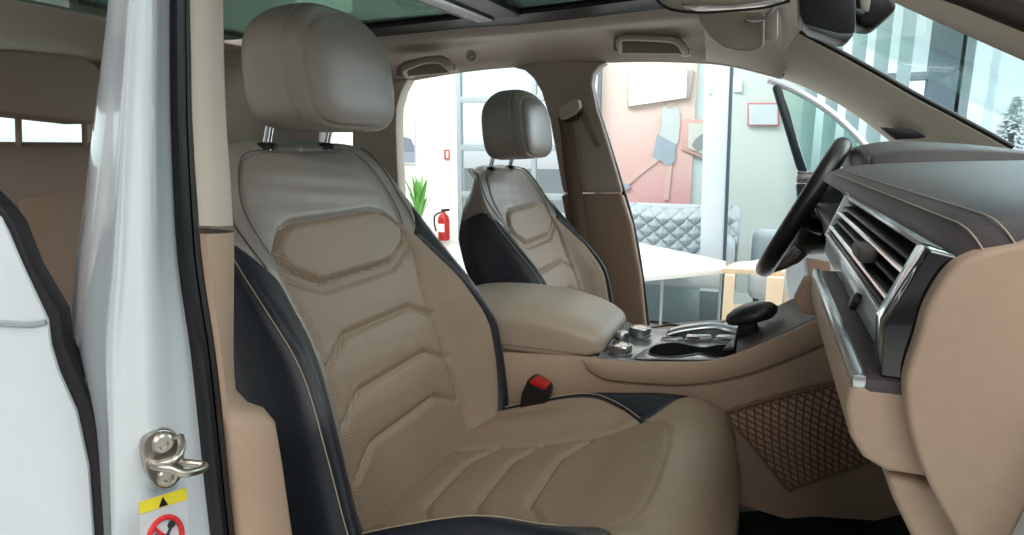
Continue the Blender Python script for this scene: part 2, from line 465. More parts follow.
def build_seat(label, loc, hz=1.0):
    root = empty('front_seat', (SX, loc[1], .55), label, 'car seat', 'front seats')
    yo = loc[1]; xo, zo = 0, 0
    ins = [(x, y) for x, y in INS]
    inl = [(x, y) for x, y in INL]
    insert_poly = [HEX[0]] + [(x, y) for x, y in HEX[1:5]] + [(.142, .455)] + ins[1:] + mir(inl)[::-1][:-1]
    seams = [(HEX, .006, .0038), (ins, .005, .004), (mir(inl), .005, .004), (STL, .003, .003), (mir(STL), .003, .003),
             (BLR[:-1], .0035, .003), (mir(BLL[:-1]), .003, .003), (SHO, .004, .004), (mir(SHO), .004, .004), (SIDE, .003, .003), (mir(SIDE), .003, .003),
             (chev(.325), .0065, .0045), (chev(.245), .0065, .0045), (chev(.168), .0065, .0045), (chev(.392, .078, .136, -.028), .005, .004)]
    bol = lambda sg: [(sg*x, y) for x, y in [(.142, .455), (.168, .438)] + BLR[len(sm2([0,0,0,0] and [(.42,.515),(.30,.508),(.235,.485),(.168,.438)],6)):-1]] + [(sg*x, y) for x, y in ins[::-1][:-1]]
    def puff(A, B):
        p = np.zeros(A.shape); m_ = (np.abs(A) < .13) & (B < .40)
        for b0, b1 in ((.0, .168), (.168, .245), (.245, .325), (.325, .40)):
            t = np.clip((B-b0)/(b1-b0), 0, 1); k = (B >= b0) & (B < b1) & m_
            p = np.where(k, .004*np.sin(np.pi*t)*np.clip(1-(A/.13)**2, 0, 1), p)
        h = inside(HEX, A, B)*np.clip(poly_dist(HEX, A, B)/.010, 0, 1)**.5
        p += .0055*h
        # soft creases in the leather
        p += .0007*np.sin(A*55+B*90)*np.sin(B*130-A*30)*np.exp(-(A/.12)**2)
        return p
    skin(BACK, seams, [('backrest_insert', insert_poly, PERF, 'perforated beige insert with stepped quilting'),
                       ('bolster_face', bol(1), PERF, None),
                       ('bolster', BLR, BLK, 'dark leather bolster'), ('bolster', mir(BLL), BLK, 'dark leather bolster')],
         ('backrest', LEA), root, yo, puff=puff)
    # hard back shell closing the rear
    A = np.linspace(-.42, .42, 13); rows = []
    for f in np.linspace(0, 1, 24):
        b = BACK.B*f; L_ = Vector(BACK(-.42, b)); R_ = Vector(BACK(.42, b)); c = (L_+R_)/2
        nx = -.022*min(1, (1-f)*8)
        rows.append([L_.lerp(R_, t) + Vector((nx*math.sin(math.pi*t)**.5, yo, 0)) for t in np.linspace(0, 1, 13)])
    loft('back_shell', rows, BPL, root)
    for sg in (1, -1):
        stitch(BACK, [(sg*(x+.006), y) for x, y in STL], STI, root, yo).build('stitching', STI, root)
    for sg in (1, -1):
        stitch(BACK, [(sg*(x+.006), y) for x, y in SHO[:-7]], DST, root, yo, r=.0006).build('seam', DST, root)
        stitch(BACK, [(sg*(x+.006), y) for x, y in SIDE], DST, root, yo, r=.0008).build('seam', DST, root)
    # cushion
    ci = sm2([(.085, 0), (.092, .12), (.095, .25), (.104, .34), (.125, .40)])
    fr = sm2([(.125, .40), (.118, .43), (.095, .447), (.05, .455), (0, .457)])
    cpoly = ci + fr[1:] + mir(fr)[::-1][1:] + mir(ci)[::-1][1:]
    cb = sm2([(.196, 0), (.196, .15), (.192, .29), (.168, .352), (.125, .40)])
    cb2 = sm2([(.125, .40), (.15, .43), (.20, .455), (.28, .485), (.40, .50)])
    cblk = cb + cb2[1:] + [(.40, 0)]
    cbol = cb + ci[::-1][1:]
    def chv(b): return [(-.093, b+.034), (-.055, b), (.055, b), (.093, b+.034)]
    cs = [(ci, .005, .004), (mir(ci), .005, .004), (fr, .0022, .003), (mir(fr), .0022, .003), (cb, .004, .0035), (mir(cb), .004, .0035), (cb2, .0035, .003), (mir(cb2), .0035, .003),
          (chv(.130), .006, .005), (chv(.210), .006, .005), (chv(.290), .006, .005)]
    def cpuff(A, B):
        p = .0035*np.clip(1-(A/.09)**2, 0, 1)*np.abs(np.sin(np.pi*(B-.13+.0)/.08))*(B < .30)*(B > .05)
        p += .009*np.clip(1-(A/.20)**2, 0, 1)*np.clip((B-.36)/.1, 0, 1)*np.clip((.66-B)/.1, 0, 1)
        p += .006*np.clip(1-((np.abs(A)-.135)/.035)**2, 0, 1)*np.clip((.36-B)/.06, 0, 1)
        return p
    skin(CUSH, cs, [('cushion_insert', cpoly, PERF, 'perforated beige insert with stepped quilting'),
                    ('bolster_face', cbol, PERF, None), ('bolster_face', mir(cbol), PERF, None),
                    ('bolster', cblk, BLK, 'dark leather bolster'), ('bolster', mir(cblk), BLK, 'dark leather bolster')],
         ('cushion', LEA2), root, yo, puff=cpuff)
    for sg in (1, -1):
        stitch(CUSH, [(sg*(x+.007), y) for x, y in cb], STI, root, yo, r=.0008).build('stitching', STI, root)
        stitch(CUSH, [(sg*(x), y+.004) for x, y in fr], DST, root, yo, r=.0004).build('seam', DST, root)
    # plinth with rails under the cushion
    b = MB(); b.prism([(-.02, yo-.205, .60), (-.04, yo-.215, .74), (.10, yo-.215, .74), (.50, yo-.20, .775), (.53, yo-.20, .74), (.46, yo-.19, .62)], (0, .41, 0), .01)
    b.build('seat_base', BPL, root)
    b = MB(); b.prism([(.02, yo-.232, .70), (.03, yo-.238, .80), (.12, yo-.238, .785), (.30, yo-.238, .79), (.46, yo-.235, .82), (.48, yo-.235, .77), (.40, yo-.225, .69)], (0, .02, 0), .008)
    b.build('side_cover', BPL, root)
    for sy in (-1, 1):
        MB().box((.24, yo+sy*.17, .585), (.62, .035, .03), .004).build('rail', SAT, root)
    build_headrest(root, (HRX, yo, HRZ))
    return root


LEA2 = mat('smooth_beige_leather', (160, 141, 121), .46, bump=.12, scale=420)
SX, HRX, HRZ = .2, .009, 1.3755


def copy_tree(o, parent=None, off=Vector((0, 0, 0))):
    c = o.copy(); COL.objects.link(c); c.parent = parent
    if parent is not None: c.matrix_parent_inverse = o.matrix_parent_inverse.copy()
    if parent is None: c.location = o.location + off
    for ch in list(o.children): copy_tree(ch, c)
    return c


seat = build_seat('near passenger seat, tan perforated leather with dark side bolsters, beside the white door pillar', (0, SEAT_Y))
far = copy_tree(seat, None, Vector((.048, .742, -.042)))
far.rotation_euler = (0, math.radians(-2.9), 0)
for ch in far.children:                       # the driver has the cushion set lower
    if ch.type == 'MESH' and len(ch.data.vertices) and np.mean([v.co.x for v in ch.data.vertices]) > .20 and ch.name.split('.')[0] not in ('rail', 'seat_base', 'side_cover'):
        ch.location.z -= .04
far['label'] = 'driver seat in the same tan and dark leather, behind the armrest on the far side'

# ------------------------------------------------------------------ car body
body = empty('car', (0, 0, 0), 'white car around the cabin with pillars, roof lining, sunroof and windshield', 'car')


def rowsY(pix, Y): return [at(x, y, Y=Y) for x, y in pix]


# near pillar between the doors: white painted jamb, rubber seals, inner trim
ys = [-260, -90, 0, 60, 120, 200, 268, 352, 430, 487, 535, 640, 800, 1000]
def col(pts, Y=None, X=None, n=None):
    """column of 3D points: pixel x given at some rows"""
    yy = [p[1] for p in pts]; xx = [p[0] for p in pts]
    return [at(float(np.interp(y, yy, xx)) if yy[0] <= y <= yy[-1] else float(xx[0]+(y-yy[0])*(xx[1]-xx[0])/(yy[1]-yy[0])) if y < yy[0] else float(xx[-1]+(y-yy[-1])*(xx[-1]-xx[-2])/(yy[-1]-yy[-2])), y, Y=Y, X=X) for y in ys]


c_back = col([(114, 0), (108, 40), (95, 120), (83, 210), (75, 268), (73, 352), (98, 430), (103, 487), (107, 535)], Y=-.79)
c_bend = col([(131, 0), (124, 120), (117, 268), (110, 367), (112, 430), (114, 535)], Y=-.852)
c_face = col([(152, 0), (150, 120), (149, 268), (150, 400), (152, 535)], Y=-.835)
c_seal = col([(171, 0), (171, 100), (175, 200), (180, 268), (195, 367), (205, 467), (213, 535)], Y=-.775)
c_flange = [p + Vector((-.012, .012, 0)) for p in c_seal]
c_rear = [p + Vector((-.05, .055, 0)) for p in c_back]
def spline_rows(cols, n=5):
    """cols: vertical lines; smooth the section between them"""
    R = []
    for i in range(len(ys)): R.append(catmull([c[i] for c in cols], n))
    m_ = len(R[0]); C2 = [catmull([r_[k] for r_ in R], 4) for k in range(m_)]
    return [[C2[k][j] for k in range(m_)] for j in range(len(C2[0]))]
mid = lambda A, B, t, d=(0, 0, 0): [a.lerp(b, t)+Vector(d) for a, b in zip(A, B)]
loft('pillar_panel', spline_rows([c_rear, mid(c_rear, c_back, .5, (0, -.004, 0)), c_back, mid(c_back, c_bend, .5, (-.004, -.006, 0)), mid(c_back, c_bend, .85, (0, -.003, 0)), c_bend, mid(c_bend, c_face, .3), c_face, mid(c_face, c_seal, .5), c_seal, c_flange]), WHT, body)
t_l = col([(190, 0), (193, 150), (203, 268), (218, 367), (228, 467), (235, 535)], Y=-.755)
seal = MB(); seal.rings([[a+Vector((.002, -.004, 0)), a.lerp(b, .18)+Vector((.012, -.008, 0)), a.lerp(b, .36)+Vector((.013, -.005, 0)), a.lerp(b, .5)+Vector((.004, 0, 0)), a.lerp(b, .60)+Vector((.007, -.003, 0)), a.lerp(b, .78)+Vector((.004, .0, 0)), b.lerp(a, .12)+Vector((-.003, .002, 0)), b.lerp(a, .5)+Vector((-.012, .006, 0))] for a, b in zip(catmull(c_seal, 4), catmull(t_l, 4))])
seal.build('door_seal', RUB, body, angle=80)
# upper trim of the pillar (grey beige) and the lower trim (beige)
t_r = col([(223, 0), (225, 100), (231, 190), (234, 230), (235, 268)], Y=-.70)
def cut(C, a, b):
    """portion of a column between pixel rows a and b"""
    out = []
    P = catmull(C, 8)
    return [p for p in P if a <= proj(p)[1] <= b]
ul, ur = resample(cut(t_l, -270, 231), 30), resample(cut(t_r, -270, 231), 30)
U_ = []
for a, b in zip(ul, ur):
    U_.append([a + Vector((-.02, .01, 0)), a, a + (b-a)*.08 + Vector((.004, 0, 0)), a.lerp(b, .45) + Vector((.006, -.002, 0)), a.lerp(b, .85)+Vector((.002, .001, 0)), b, b+Vector((-.03, .012, 0)), b+Vector((-.10, .01, 0))])
loft('upper_pillar_trim', U_, TRIM, body, angle=60)
lr_pix = [(234, 232), (234, 268), (233, 367), (236, 396), (241, 404), (262, 411), (271, 416), (275, 424), (282, 464), (292, 535), (305, 620), (330, 900)]
lr = resample([at(x, y, Y=-.70) for x, y in lr_pix], 40)
ll_c = catmull(t_l, 10)
ll = []
for p in lr:
    yy = proj(p)[1]; ll.append(min(ll_c, key=lambda q: abs(proj(q)[1]-yy)))
ll = [ll[0]] + [(ll[i-1]+ll[i]*2+ll[i+1])/4 for i in range(1, len(ll)-1)] + [ll[-1]]
U_ = [[a+Vector((-.02, .01, 0)), a, a+(b-a)*.06+Vector((.005, 0, 0)), a.lerp(b, .5)+Vector((.006, -.003, 0)), a.lerp(b, .93)+Vector((.003, -.001, 0)), b, b+Vector((-.008, .008, 0)), b+Vector((-.08, .012, 0))] for a, b in zip(ll, lr)]
loft('lower_pillar_trim', U_, BEI, body, angle=60)
# latch striker
stc = at(162, 458, X=.200)
nx = Vector((.93, -.37, 0)).normalized(); sy = Vector((nx.y*-1, nx.x, 0)).normalized(); uz = Vector((0, 0, 1))
def onj(px, py, off=0): return at(px, py, X=.205) + nx*off
pl = MB()
outl = catmull([(141, 444, 0), (150, 432, 0), (164, 428, 0), (176, 433, 0), (181, 447, 0), (183, 462, 0), (178, 478, 0), (166, 487, 0), (152, 483, 0), (143, 467, 0)], 4, True)
pl.prism([onj(p.x, p.y, -.004) for p in outl], nx*.008, .0012)
plate = pl.build('striker_plate', STE, body)
for (x, y) in ((160, 441), (165, 474)):
    MB().lathe([(.0075, 0), (.0075, .003), (.006, .0045), (.0035, .0045), (.003, .002), (.0005, .002)], onj(x, y, .004), 20, nx).build('screw', STE, plate)
MB().tube(catmull([onj(150, 463, .002), onj(152, 461, .012), onj(160, 459, .02), onj(170, 461, .026), onj(180, 459, .028), onj(190, 457, .026), onj(193, 456, .02), onj(183, 457, .014), onj(176, 459, .006), onj(175, 461, 0)], 6), .0030, 12).build('striker_loop', STE, plate)
MB().tube(catmull([onj(149, 462, .004), onj(158, 457, .013), onj(168, 450, .018), onj(176, 441, .012), onj(179, 436, .002)], 6), .0030, 12).build('striker_loop', STE, plate)
# warning label
YEL = mat('yellow_label', (226, 210, 60), .4); LGR = mat('label_grey', (196, 200, 204), .4); RDL = mat('label_red', (205, 40, 44), .4); BKL = mat('label_black', (24, 24, 26), .4)
def jf(px, py, off=0): return at(px, py, X=.203) + nx*(off)
a_, b_, c_, d_ = (137, 501), (185, 486), (190, 560), (142, 575)
lab = MB().prism([jf(*a_, .002), jf(*b_, .002), jf(*c_, .002), jf(*d_, .002)], nx*.0006).build('warning_label', LGR, body, smooth=False)
lab['label'] = 'printed warning label with a yellow strip and a red prohibition ring'
def lp(u, v, off): 
    p = [Vector(q+(0,)) for q in (a_, b_, c_, d_)]
    w_ = p[0].lerp(p[1], u).lerp(p[3].lerp(p[2], u), v); return jf(w_.x, w_.y, off)
MB().prism([lp(0, 0, .0028), lp(1, 0, .0028), lp(1, .16, .0028), lp(0, .16, .0028)], nx*.0005).build('warning_strip', YEL, lab, smooth=False)
MB().prism([lp(.50, .02, .0034), lp(.60, .145, .0034), lp(.41, .145, .0034)], nx*.0004).build('warning_triangle', BKL, lab, smooth=False)
rg = [lp(.5+.34*math.cos(t), .56+.26*math.sin(t), .0036) for t in np.linspace(0, 2*math.pi, 41)[:-1]]
MB().tube(rg+[rg[0]], .0020, 8, False).build('prohibition_ring', RDL, lab)
MB().prism([lp(.24, .40, .0036), lp(.29, .37, .0036), lp(.76, .72, .0036), lp(.71, .75, .0036)], nx*.0006).build('prohibition_bar', RDL, lab, smooth=False)
fgm = MB()                                                       # small figure reaching into a gear, printed in black
for P, r in (([(.62, .46), (.55, .54), (.40, .56)], .0012), ([(.55, .54), (.60, .66), (.50, .72)], .0012), ([(.40, .56), (.30, .50)], .0011), ([(.33, .64), (.45, .62), (.42, .70), (.34, .69), (.33, .64)], .0010)):
    fgm.tube([lp(u, v, .0034) for u, v in P], r, 6)
fgm.lathe([(.0005, 0), (.0030, 0), (.0030, .0008), (.0005, .0008)], lp(.64, .42, .003), 14, nx)
fgm.build('pictogram', BKL, lab)
# hinge of the rear door and its bolts, on the rear flank of the pillar
def fl(px, py, off=0): return at(px, py, Y=-.83)+Vector((0, -off, 0))
hg = MB().prism([fl(76, 371), fl(103, 374), fl(102, 398), (fl(77, 396))], Vector((.0, .012, 0)), .002).build('hinge', WHT, body)
MB().lathe([(.006, 0), (.006, .004), (.003, .005)], fl(91, 383), 16, Vector((.5, -.85, 0)).normalized()).build('bolt', STE, hg)
MB().prism([fl(88, 398), fl(102, 400), fl(104, 425), fl(93, 420)], Vector((0, .014, 0)), .002).build('hinge_arm', STE, hg)
MB().prism([fl(94, 426), fl(107, 428), fl(109, 480), fl(100, 480)], Vector((0, .012, 0)), .002).build('wiring_boot', BPL, body)
MB().prism([fl(102, 481), fl(109, 483), fl(112, 520), fl(104, 518)], Vector((0, .012, 0)), .002).build('hinge', WHT, body)

# ---- far side: roof rail, pillars
railD = [(300, 112), (350, 94), (380, 86), (420, 78), (470, 70), (520, 65.5), (560, 63), (600, 61.5), (650, 60.5), (700, 62), (735, 66), (782, 78)]
railA = [(300, 44), (350, 38), (388, 34.5), (420, 31.5), (470, 26.5), (520, 23), (560, 19), (600, 14.5), (650, 8.5), (700, 4), (735, 1), (782, -2)]
D = [at(x, y, Y=.68) for x, y in railD]; A_ = [at(x, y, Z=1.60) for x, y in railA]
dn = catmull(D, 5); an = catmull(A_, 5)
rows = []
for t, dz, dy in ((0, 0, 0), (.06, -.006, .0), (.10, -.014, .0), (.25, -.002, -.004), (.5, .014, .0), (.75, .022, .004), (.92, .014, .0), (1, 0, 0)):
    rows.append([a.lerp(d, t) + Vector((0, dy, dz)) for a, d in zip(an, dn)])
rows.append([d + Vector((0, .012, .002)) for d in dn]); rows.append([d + Vector((0, .06, .02)) for d in dn]); rows.append([d + Vector((0, .09, .05)) for d in dn])
loft('roof_rail_lining', rows, HEAD, body, angle=80)
MB().tube([d+Vector((0, .02, .004)) for d in dn], .006, 8).build('door_seal', TRIM, body)
# roof lining and sunroof
zr = 1.60
sf = at(650, 6, Z=zr)         # front far corner of the roof opening
LN = MB()
y_far, y_near = .44, -.50
def slab(x0, x1, y0, y1, z0=zr, t=.03, n='headliner', m_=HEAD):
    return MB().box(((x0+x1)/2, (y0+y1)/2, z0+t/2), (x1-x0, y1-y0, t), .006).build(n, m_, body)
rx0, rx1 = -1.05, .36
fl_rows = []
slab(rx1, .62, -.60, .46); slab(-1.95, rx0, -.66, .66); slab(-1.95, .62, -.80, -.50)
# frame (black) around the opening following the far rail line
fm = MB(); fa = [a + Vector((0, -.0, .004)) for a in an if rx0-.2 < a.x < .50]
fm.rings([[p+Vector((0, .0, -.008)), p+Vector((0, -.10, -.004)), p+Vector((0, -.10, .012)), p+Vector((0, .05, .02))] for p in fa]); fm.build('sunroof_frame', BPL, body, angle=30)
MB().box(((rx0+rx1)/2, -.475, zr+.02), (rx1-rx0, .05, .03), .004).build('sunroof_frame', BPL, body)
# front cross bar between the two panes, black with a satin deflector strip
p0, p1 = at(408, -14, Z=zr+.01), at(482, 16, Z=zr+.01)
dv = (p1-p0); dv.z = 0; dv.normalize()
q0 = p0 - dv*.62
MB().prism([q0+Vector((-.04, 0, -.012)), p1+Vector((-.04, 0, -.012)), p1+Vector((.12, 0, -.012)), q0+Vector((.12, 0, -.012))], (0, 0, .03), .006).build('sunroof_crossbar', BPL, body)
MB().prism([q0+Vector((-.005, 0, -.020)), p1+Vector((-.005, -.02, -.020)), p1+Vector((.045, -.02, -.020)), q0+Vector((.045, 0, -.020))], (0, 0, .010), .003).build('crossbar_strip', SAT, body)
MB().box((-.35, 0, zr+.010), (1.5, .96, .004), 0).build('sunroof_glass', ROOFG, body)
# outer roof skin around the glass
for (x0, x1, y0, y1) in ((.38, .80, -.66, .66), (-2.0, -1.05, -.70, .70), (-1.05, .40, .56, .74), (-1.05, .40, -.74, -.50)):
    MB().box(((x0+x1)/2, (y0+y1)/2, zr+.045), (x1-x0, y1-y0, .012), .005).build('roof_panel', WHT, body)

# ---- far B pillar trim
up_pix = [(512, 67), (524, 70), (533, 78), (541, 92), (549, 118), (555, 150), (561, 185), (563, 193), (622, 193), (619.5, 183), (608, 144), (597, 110), (591.5, 85), (593, 74), (598, 67), (606, 62), (560, 58)]
MB().prism(rowsY(up_pix, .675), (0, .05, 0), .008, 3).build('upper_pillar_trim', mat('taupe_pillar_trim', (166, 153, 142), .6), body)
lo_pix = [(560, 194), (622, 194), (631.5, 225), (640.5, 276), (646, 330), (648, 360), (600, 372), (585, 330), (572, 260)]
MB().prism(rowsY(lo_pix, .670), (0, .05, 0), .012, 3).build('lower_pillar_trim', BRN, body)
MB().tube(catmull(rowsY([(598, 64), (592, 76), (592.5, 88), (598, 110), (609, 144), (621, 183), (633, 225), (642, 276), (648, 330), (650, 365)], .70), 5), .006, 8).build('door_seal', RUB, body)
# belt height adjuster slot
MB().prism(rowsY([(574, 98), (581, 103), (600, 146), (597, 148), (580, 116), (572, 104)], .672), (0, .003, 0), .001).build('adjuster_track', BRN, body)
# far rear pillar behind the near seat and the side glass next to it
MB().prism(rowsY([(383, 84), (408, 79), (401, 92), (396.5, 108), (396, 128), (397, 160), (404, 300), (340, 330), (352, 150), (352, 96)], .67), (0, .05, 0), .006).build('rear_pillar_trim', TRIM, body)
MB().prism(rowsY([(100, 30), (352, 36), (352, 127), (319, 129), (318, 160), (100, 170)], .66), (0, .04, 0), .004).build('quarter_trim_upper', HEAD, body)
MB().prism(rowsY([(110, 168), (318, 150), (345, 146), (345, 340), (200, 420)], .66), (0, .04, 0), .004).build('quarter_trim_lower', BRN, body)

# ---- far A pillar trim and windshield
ap_up = [(797, 33), (804, 37), (840, 56), (876, 76), (912, 97), (950, 117), (985, 136), (1010, 150)]
ap_lo = [(775, 75), (783, 78), (800, 84.5), (817, 92), (840, 104), (860, 117), (880, 132), (893, 143)]
au = resample([at(x, y, Y=.60) for x, y in ap_up], 20); al = resample([at(x, y, Y=.70) for x, y in ap_lo], 20)
loft('windshield_pillar_trim', [[p+Vector((.02, .02, -.01)) for p in au], [p+Vector((.008, .006, .0)) for p in au], au, [a.lerp(b, .3)+Vector((-.006, -.012, -.004)) for a, b in zip(au, al)], [a.lerp(b, .7)+Vector((-.008, -.012, -.006)) for a, b in zip(au, al)], al, [p+Vector((0, .02, 0)) for p in al], [p+Vector((0.02, .07, .02)) for p in al]], TRIM, body, angle=80)
MB().tube([p+Vector((.006, .004, .006)) for p in au], .006, 8).build('windshield_seal', RUB, body)
# header lining between rail and windshield
h0 = [at(735, -3, Z=1.6), at(735, 66, Y=.68)]
hl = MB(); 
ra = resample([at(x, y, Y=.66) for x, y in [(706, 61.5), (735, 65.5), (760, 71), (782, 77.5)]], 8)
rb = resample([at(700, 2, Y=.36), at(735, -2, Y=.40), at(770, 6, Y=.48), at(790, 17, Y=.54), at(806, 30, Y=.60)], 8)
rc = [Vector((max(p.x, .45) + .0, p.y-.12, 1.615)) for p in rb]
loft('header_lining', [[p+Vector((0, .03, .01)) for p in ra], ra] + [[a.lerp(b, t)+Vector((0, 0, .02*math.sin(math.pi*t))) for a, b in zip(ra, rb)] for t in (.2, .4, .6, .8)] + [rb, rc], HEAD, body, angle=80)
MB().tube(catmull([at(806.5, 29, Y=.60), at(800, 45, Y=.63), at(791, 63, Y=.66), at(782, 77, Y=.69)], 4), .0022, 6).build('trim_gap', BPL, body)
# speaker grille at the foot of the pillar
MB().prism(rowsY([(880, 127), (913, 129.5), (936, 136), (917, 139), (896, 140)], .64), (0, .02, 0), .003).build('speaker_grille', BPL, body)
# near windshield pillar, upper right
nu = [at(x, y, Y=-.70) for x, y in [(640, -260), (740, -120), (830, -55), (900, -24), (975, 2), (1024, 22), (1120, 60), (1300, 130), (1500, 215)]]
nl = [at(x, y, Y=-.66) for x, y in [(620, -230), (720, -100), (800, -48), (848, -20), (899, 5), (960, 32.5), (1024, 61), (1120, 104), (1300, 185), (1500, 275)]]
nu = resample(nu, 30); nl = resample(nl, 30)
loft('windshield_pillar_trim', [[p+Vector((.02, -.01, .03)) for p in nu], nu, [a.lerp(b, .4)+Vector((0, -.006, 0)) for a, b in zip(nu, nl)], [a.lerp(b, .85)+Vector((0, -.003, 0)) for a, b in zip(nu, nl)], nl, [p+Vector((.02, .02, .01)) for p in nl]], TRIM, body, angle=80)
MB().tube([p+Vector((-.002, -.004, .006)) for p in nu], .010, 10).build('door_seal', mat('dark_brown_rubber', (40, 24, 24), .5), body)
# windshield
wz = lambda x: 1.60 - (x-.70)*.58
MB().prism([(.70, -.62, 1.56), (.70, .60, 1.56), (1.42, .70, 1.16), (1.42, -.72, 1.16)], (.004, 0, .004)).build('windshield_glass', WIN, body, smooth=False)
# cowl and bonnet beyond the glass
loft('bonnet', [[(1.36, y, 1.12), (1.5, y, 1.13), (1.9, y, 1.10), (2.3, y, 1.02), (2.5, y, .85), (2.52, y, .5)] for y in (-.72, -.4, 0, .4, .72)], WHT, body)
# floor pan and carpet, sills, rear shell
MB().box((.0, 0, .52), (3.4, 1.5, .04), .01).build('floor_carpet', CARP, body)
loft('footwell_carpet', [[(.30, y, .56), (.50, y, .60), (.60, y, .66), (.72, y, .70), (.85, y, .72), (1.0, y, .80), (1.15, y, .95)] for y in (-.74, -.5, -.3, -.10)], CARP, body)
for sy_ in (1, -1):
    MB().prism([(-1.5, sy_*.70, .36), (1.0, sy_*.70, .36), (1.0, sy_*.70, .55), (-1.5, sy_*.70, .55)], (0, sy_*.14, 0), .01).build('sill', WHT, body)
# rear of the cabin: hatch with its pane, side linings
for y0, y1, z0, z1, n, m_ in ((-.7, .7, .5, 1.08, 'hatch_lining', BRN), (-.7, .7, 1.50, 1.62, 'hatch_lining', HEAD), (-.72, -.60, 1.05, 1.55, 'hatch_pillar', HEAD), (.60, .72, 1.05, 1.55, 'hatch_pillar', HEAD)):
    MB().box((-1.92, (y0+y1)/2, (z0+z1)/2), (.06, y1-y0, z1-z0), .01).build(n, m_, body)
MB().box((-1.93, 0, 1.29), (.006, 1.24, .46), 0).build('rear_window_glass', WIN, body)
MB().prism([(-1.05, -.70, 1.08), (-1.9, -.70, 1.08), (-1.9, -.70, .5), (-1.3, -.70, .5)], (0, .04, 0), .006).build('quarter_trim_lower', BRN, body)
MB().prism([(-1.9, -.70, 1.08), (-1.55, -.70, 1.08), (-1.45, -.68, 1.6), (-1.9, -.68, 1.6)], (0, .04, 0), .006).build('quarter_trim_upper', HEAD, body)

# ---- near rear door, standing open
hn = Vector((.15, -.838, 0)); dr = Vector((-.8, -.6, 0)).normalized(); dnrm = Vector((.6, -.8, 0)).normalized()
def ond(px, py, off=0):
    d = RT*((px-512)/F) + UP*((267.5-py)/F) + FW
    t = (hn + dnrm*off - CP).dot(dnrm)/d.dot(dnrm); return CP + d*t
rd = empty('vehicle_door', ond(95, 480), 'white rear door standing open at the left edge, black seal down its front edge', 'car door')
sk = [(-300, -40), (0, 218), (22, 267), (47, 320), (50, 345), (58, 372), (76, 412), (88, 467), (93, 535), (96, 620), (98, 900), (-300, 1100)]
dp = MB().prism([ond(x, y) for x, y in sk], -dnrm*.012, .002, 2).build('door_skin', WHT, rd)
crp = resample([Vector(p+(0,)) for p in [(-60, 320), (0, 323), (30, 325), (46, 322)]], 10)
MB().tube([ond(p.x, p.y, .0008) for p in crp], .0022, 6).build('crease_line', mat('crease_shade', (150, 158, 165), .4), dp)  # grey tube paints the shade along the crease of the door skin
ed = [(-300, -90), (0, 205), (14, 222), (32, 267), (60, 314), (62, 330), (64, 345), (78, 375), (93, 412), (102, 467), (106, 535), (108, 620), (110, 900)]
ei = [(-300, -40), (0, 219), (9, 232), (22, 267), (47, 320), (48, 330), (50, 345), (59, 374), (76, 412), (88, 467), (93, 535), (96, 620), (98, 900)]
MB().prism([ond(x, y, -.003) for x, y in ed] + [ond(x, y, -.003) for x, y in ei[::-1]], -dnrm*.02, .002).build('door_seal', RUB, rd)

# ---- far driver's door, open
fd = empty('vehicle_door', (.95, .86, .3), 'open driver door with dark window frame, beyond the steering wheel', 'car door')
YD = 1.30
DGL = mat('dark_frame', (30, 44, 50), .4)
MB().prism(rowsY([(772, 87), (776, 84), (781, 86), (790, 112), (799, 145), (808, 172), (801, 172), (797, 170), (785, 130), (777, 104)], YD), (0, .04, 0), .006).build('window_frame', DGL, fd)
MB().tube(catmull(rowsY([(768, 80), (775, 82), (800, 93), (830, 112), (858, 138), (880, 165)], YD+.03), 4), .012, 8).build('window_frame', WHT, fd)
MB().prism(rowsY([(779, 88), (800, 95), (830, 114), (862, 142), (880, 170), (808, 172), (795, 130)], YD+.02), (0, .004, 0)).build('door_glass', glass('pale_green_glass', (232, 244, 240), mixin=.1), fd, smooth=False)
MB().prism(rowsY([(797, 171), (850, 173), (866, 180), (866, 184), (796, 183)], YD-.01), (0, .05, 0), .004).build('belt_strip', CHR, fd)
MB().prism(rowsY([(796, 184), (870, 186), (872, 232), (800, 226)], YD), (0, .06, 0), .008).build('door_trim', mat('dark_blue_door_trim', (38, 44, 54), .4), fd)
MB().prism(rowsY([(786, 238), (800, 232), (880, 232), (880, 330), (799, 330), (789, 310), (785, 275)], YD+.01), (0, .08, 0), .012).build('door_lower_panel', WHT, fd)
MB().prism(rowsY([(806, 258), (830, 262), (832, 300), (812, 292)], YD), (0, .02, 0), .004).build('door_lining', BRN, fd)

# ------------------------------------------------------------------ things on the roof lining
def grab(pts, Y, label, depth=.035, ring=None):
    g = empty('grab_handle', at(*pts[0], Y=Y), label, 'grab handle', 'grab handles on the far roof rail')
    return g
g1 = grab([(652, 44)], .60, 'beige grab handle on the roof rail above the showroom window, nearer the windshield')
def handle(g, P, Yh, recess):
    MB().prism(rowsY(recess, Yh+.006), (0, .02, 0), .004, 3).build('recess', mat('recess_plastic', (142, 130, 120), .6), g)
    pp = catmull(rowsY(P, Yh-.012), 6); n = len(pp)
    pp = [p + Vector((0, .028*(abs(2*i/(n-1)-1)**6), 0)) for i, p in enumerate(pp)]
    MB().tube(pp, [.0145-.002*math.sin(math.pi*i/(n-1)) for i in range(n)], 12, True, .6).build('grip', TRIM, g)
    for e_ in (pp[0], pp[-1]): MB().box(e_+Vector((0, .008, 0)), (.026, .03, .022), .006).build('mount', TRIM, g)
handle(g1, [(619, 47), (619, 41), (625, 38), (652, 38.5), (672, 40), (680, 44), (684, 50)], .60, [(613, 50), (613, 38), (619, 33.5), (650, 33.5), (677, 36), (685, 42), (689, 51), (684, 54), (620, 53)])
g2 = grab([(422, 66)], .60, 'beige grab handle on the roof rail, rear one beside the round coat hook')
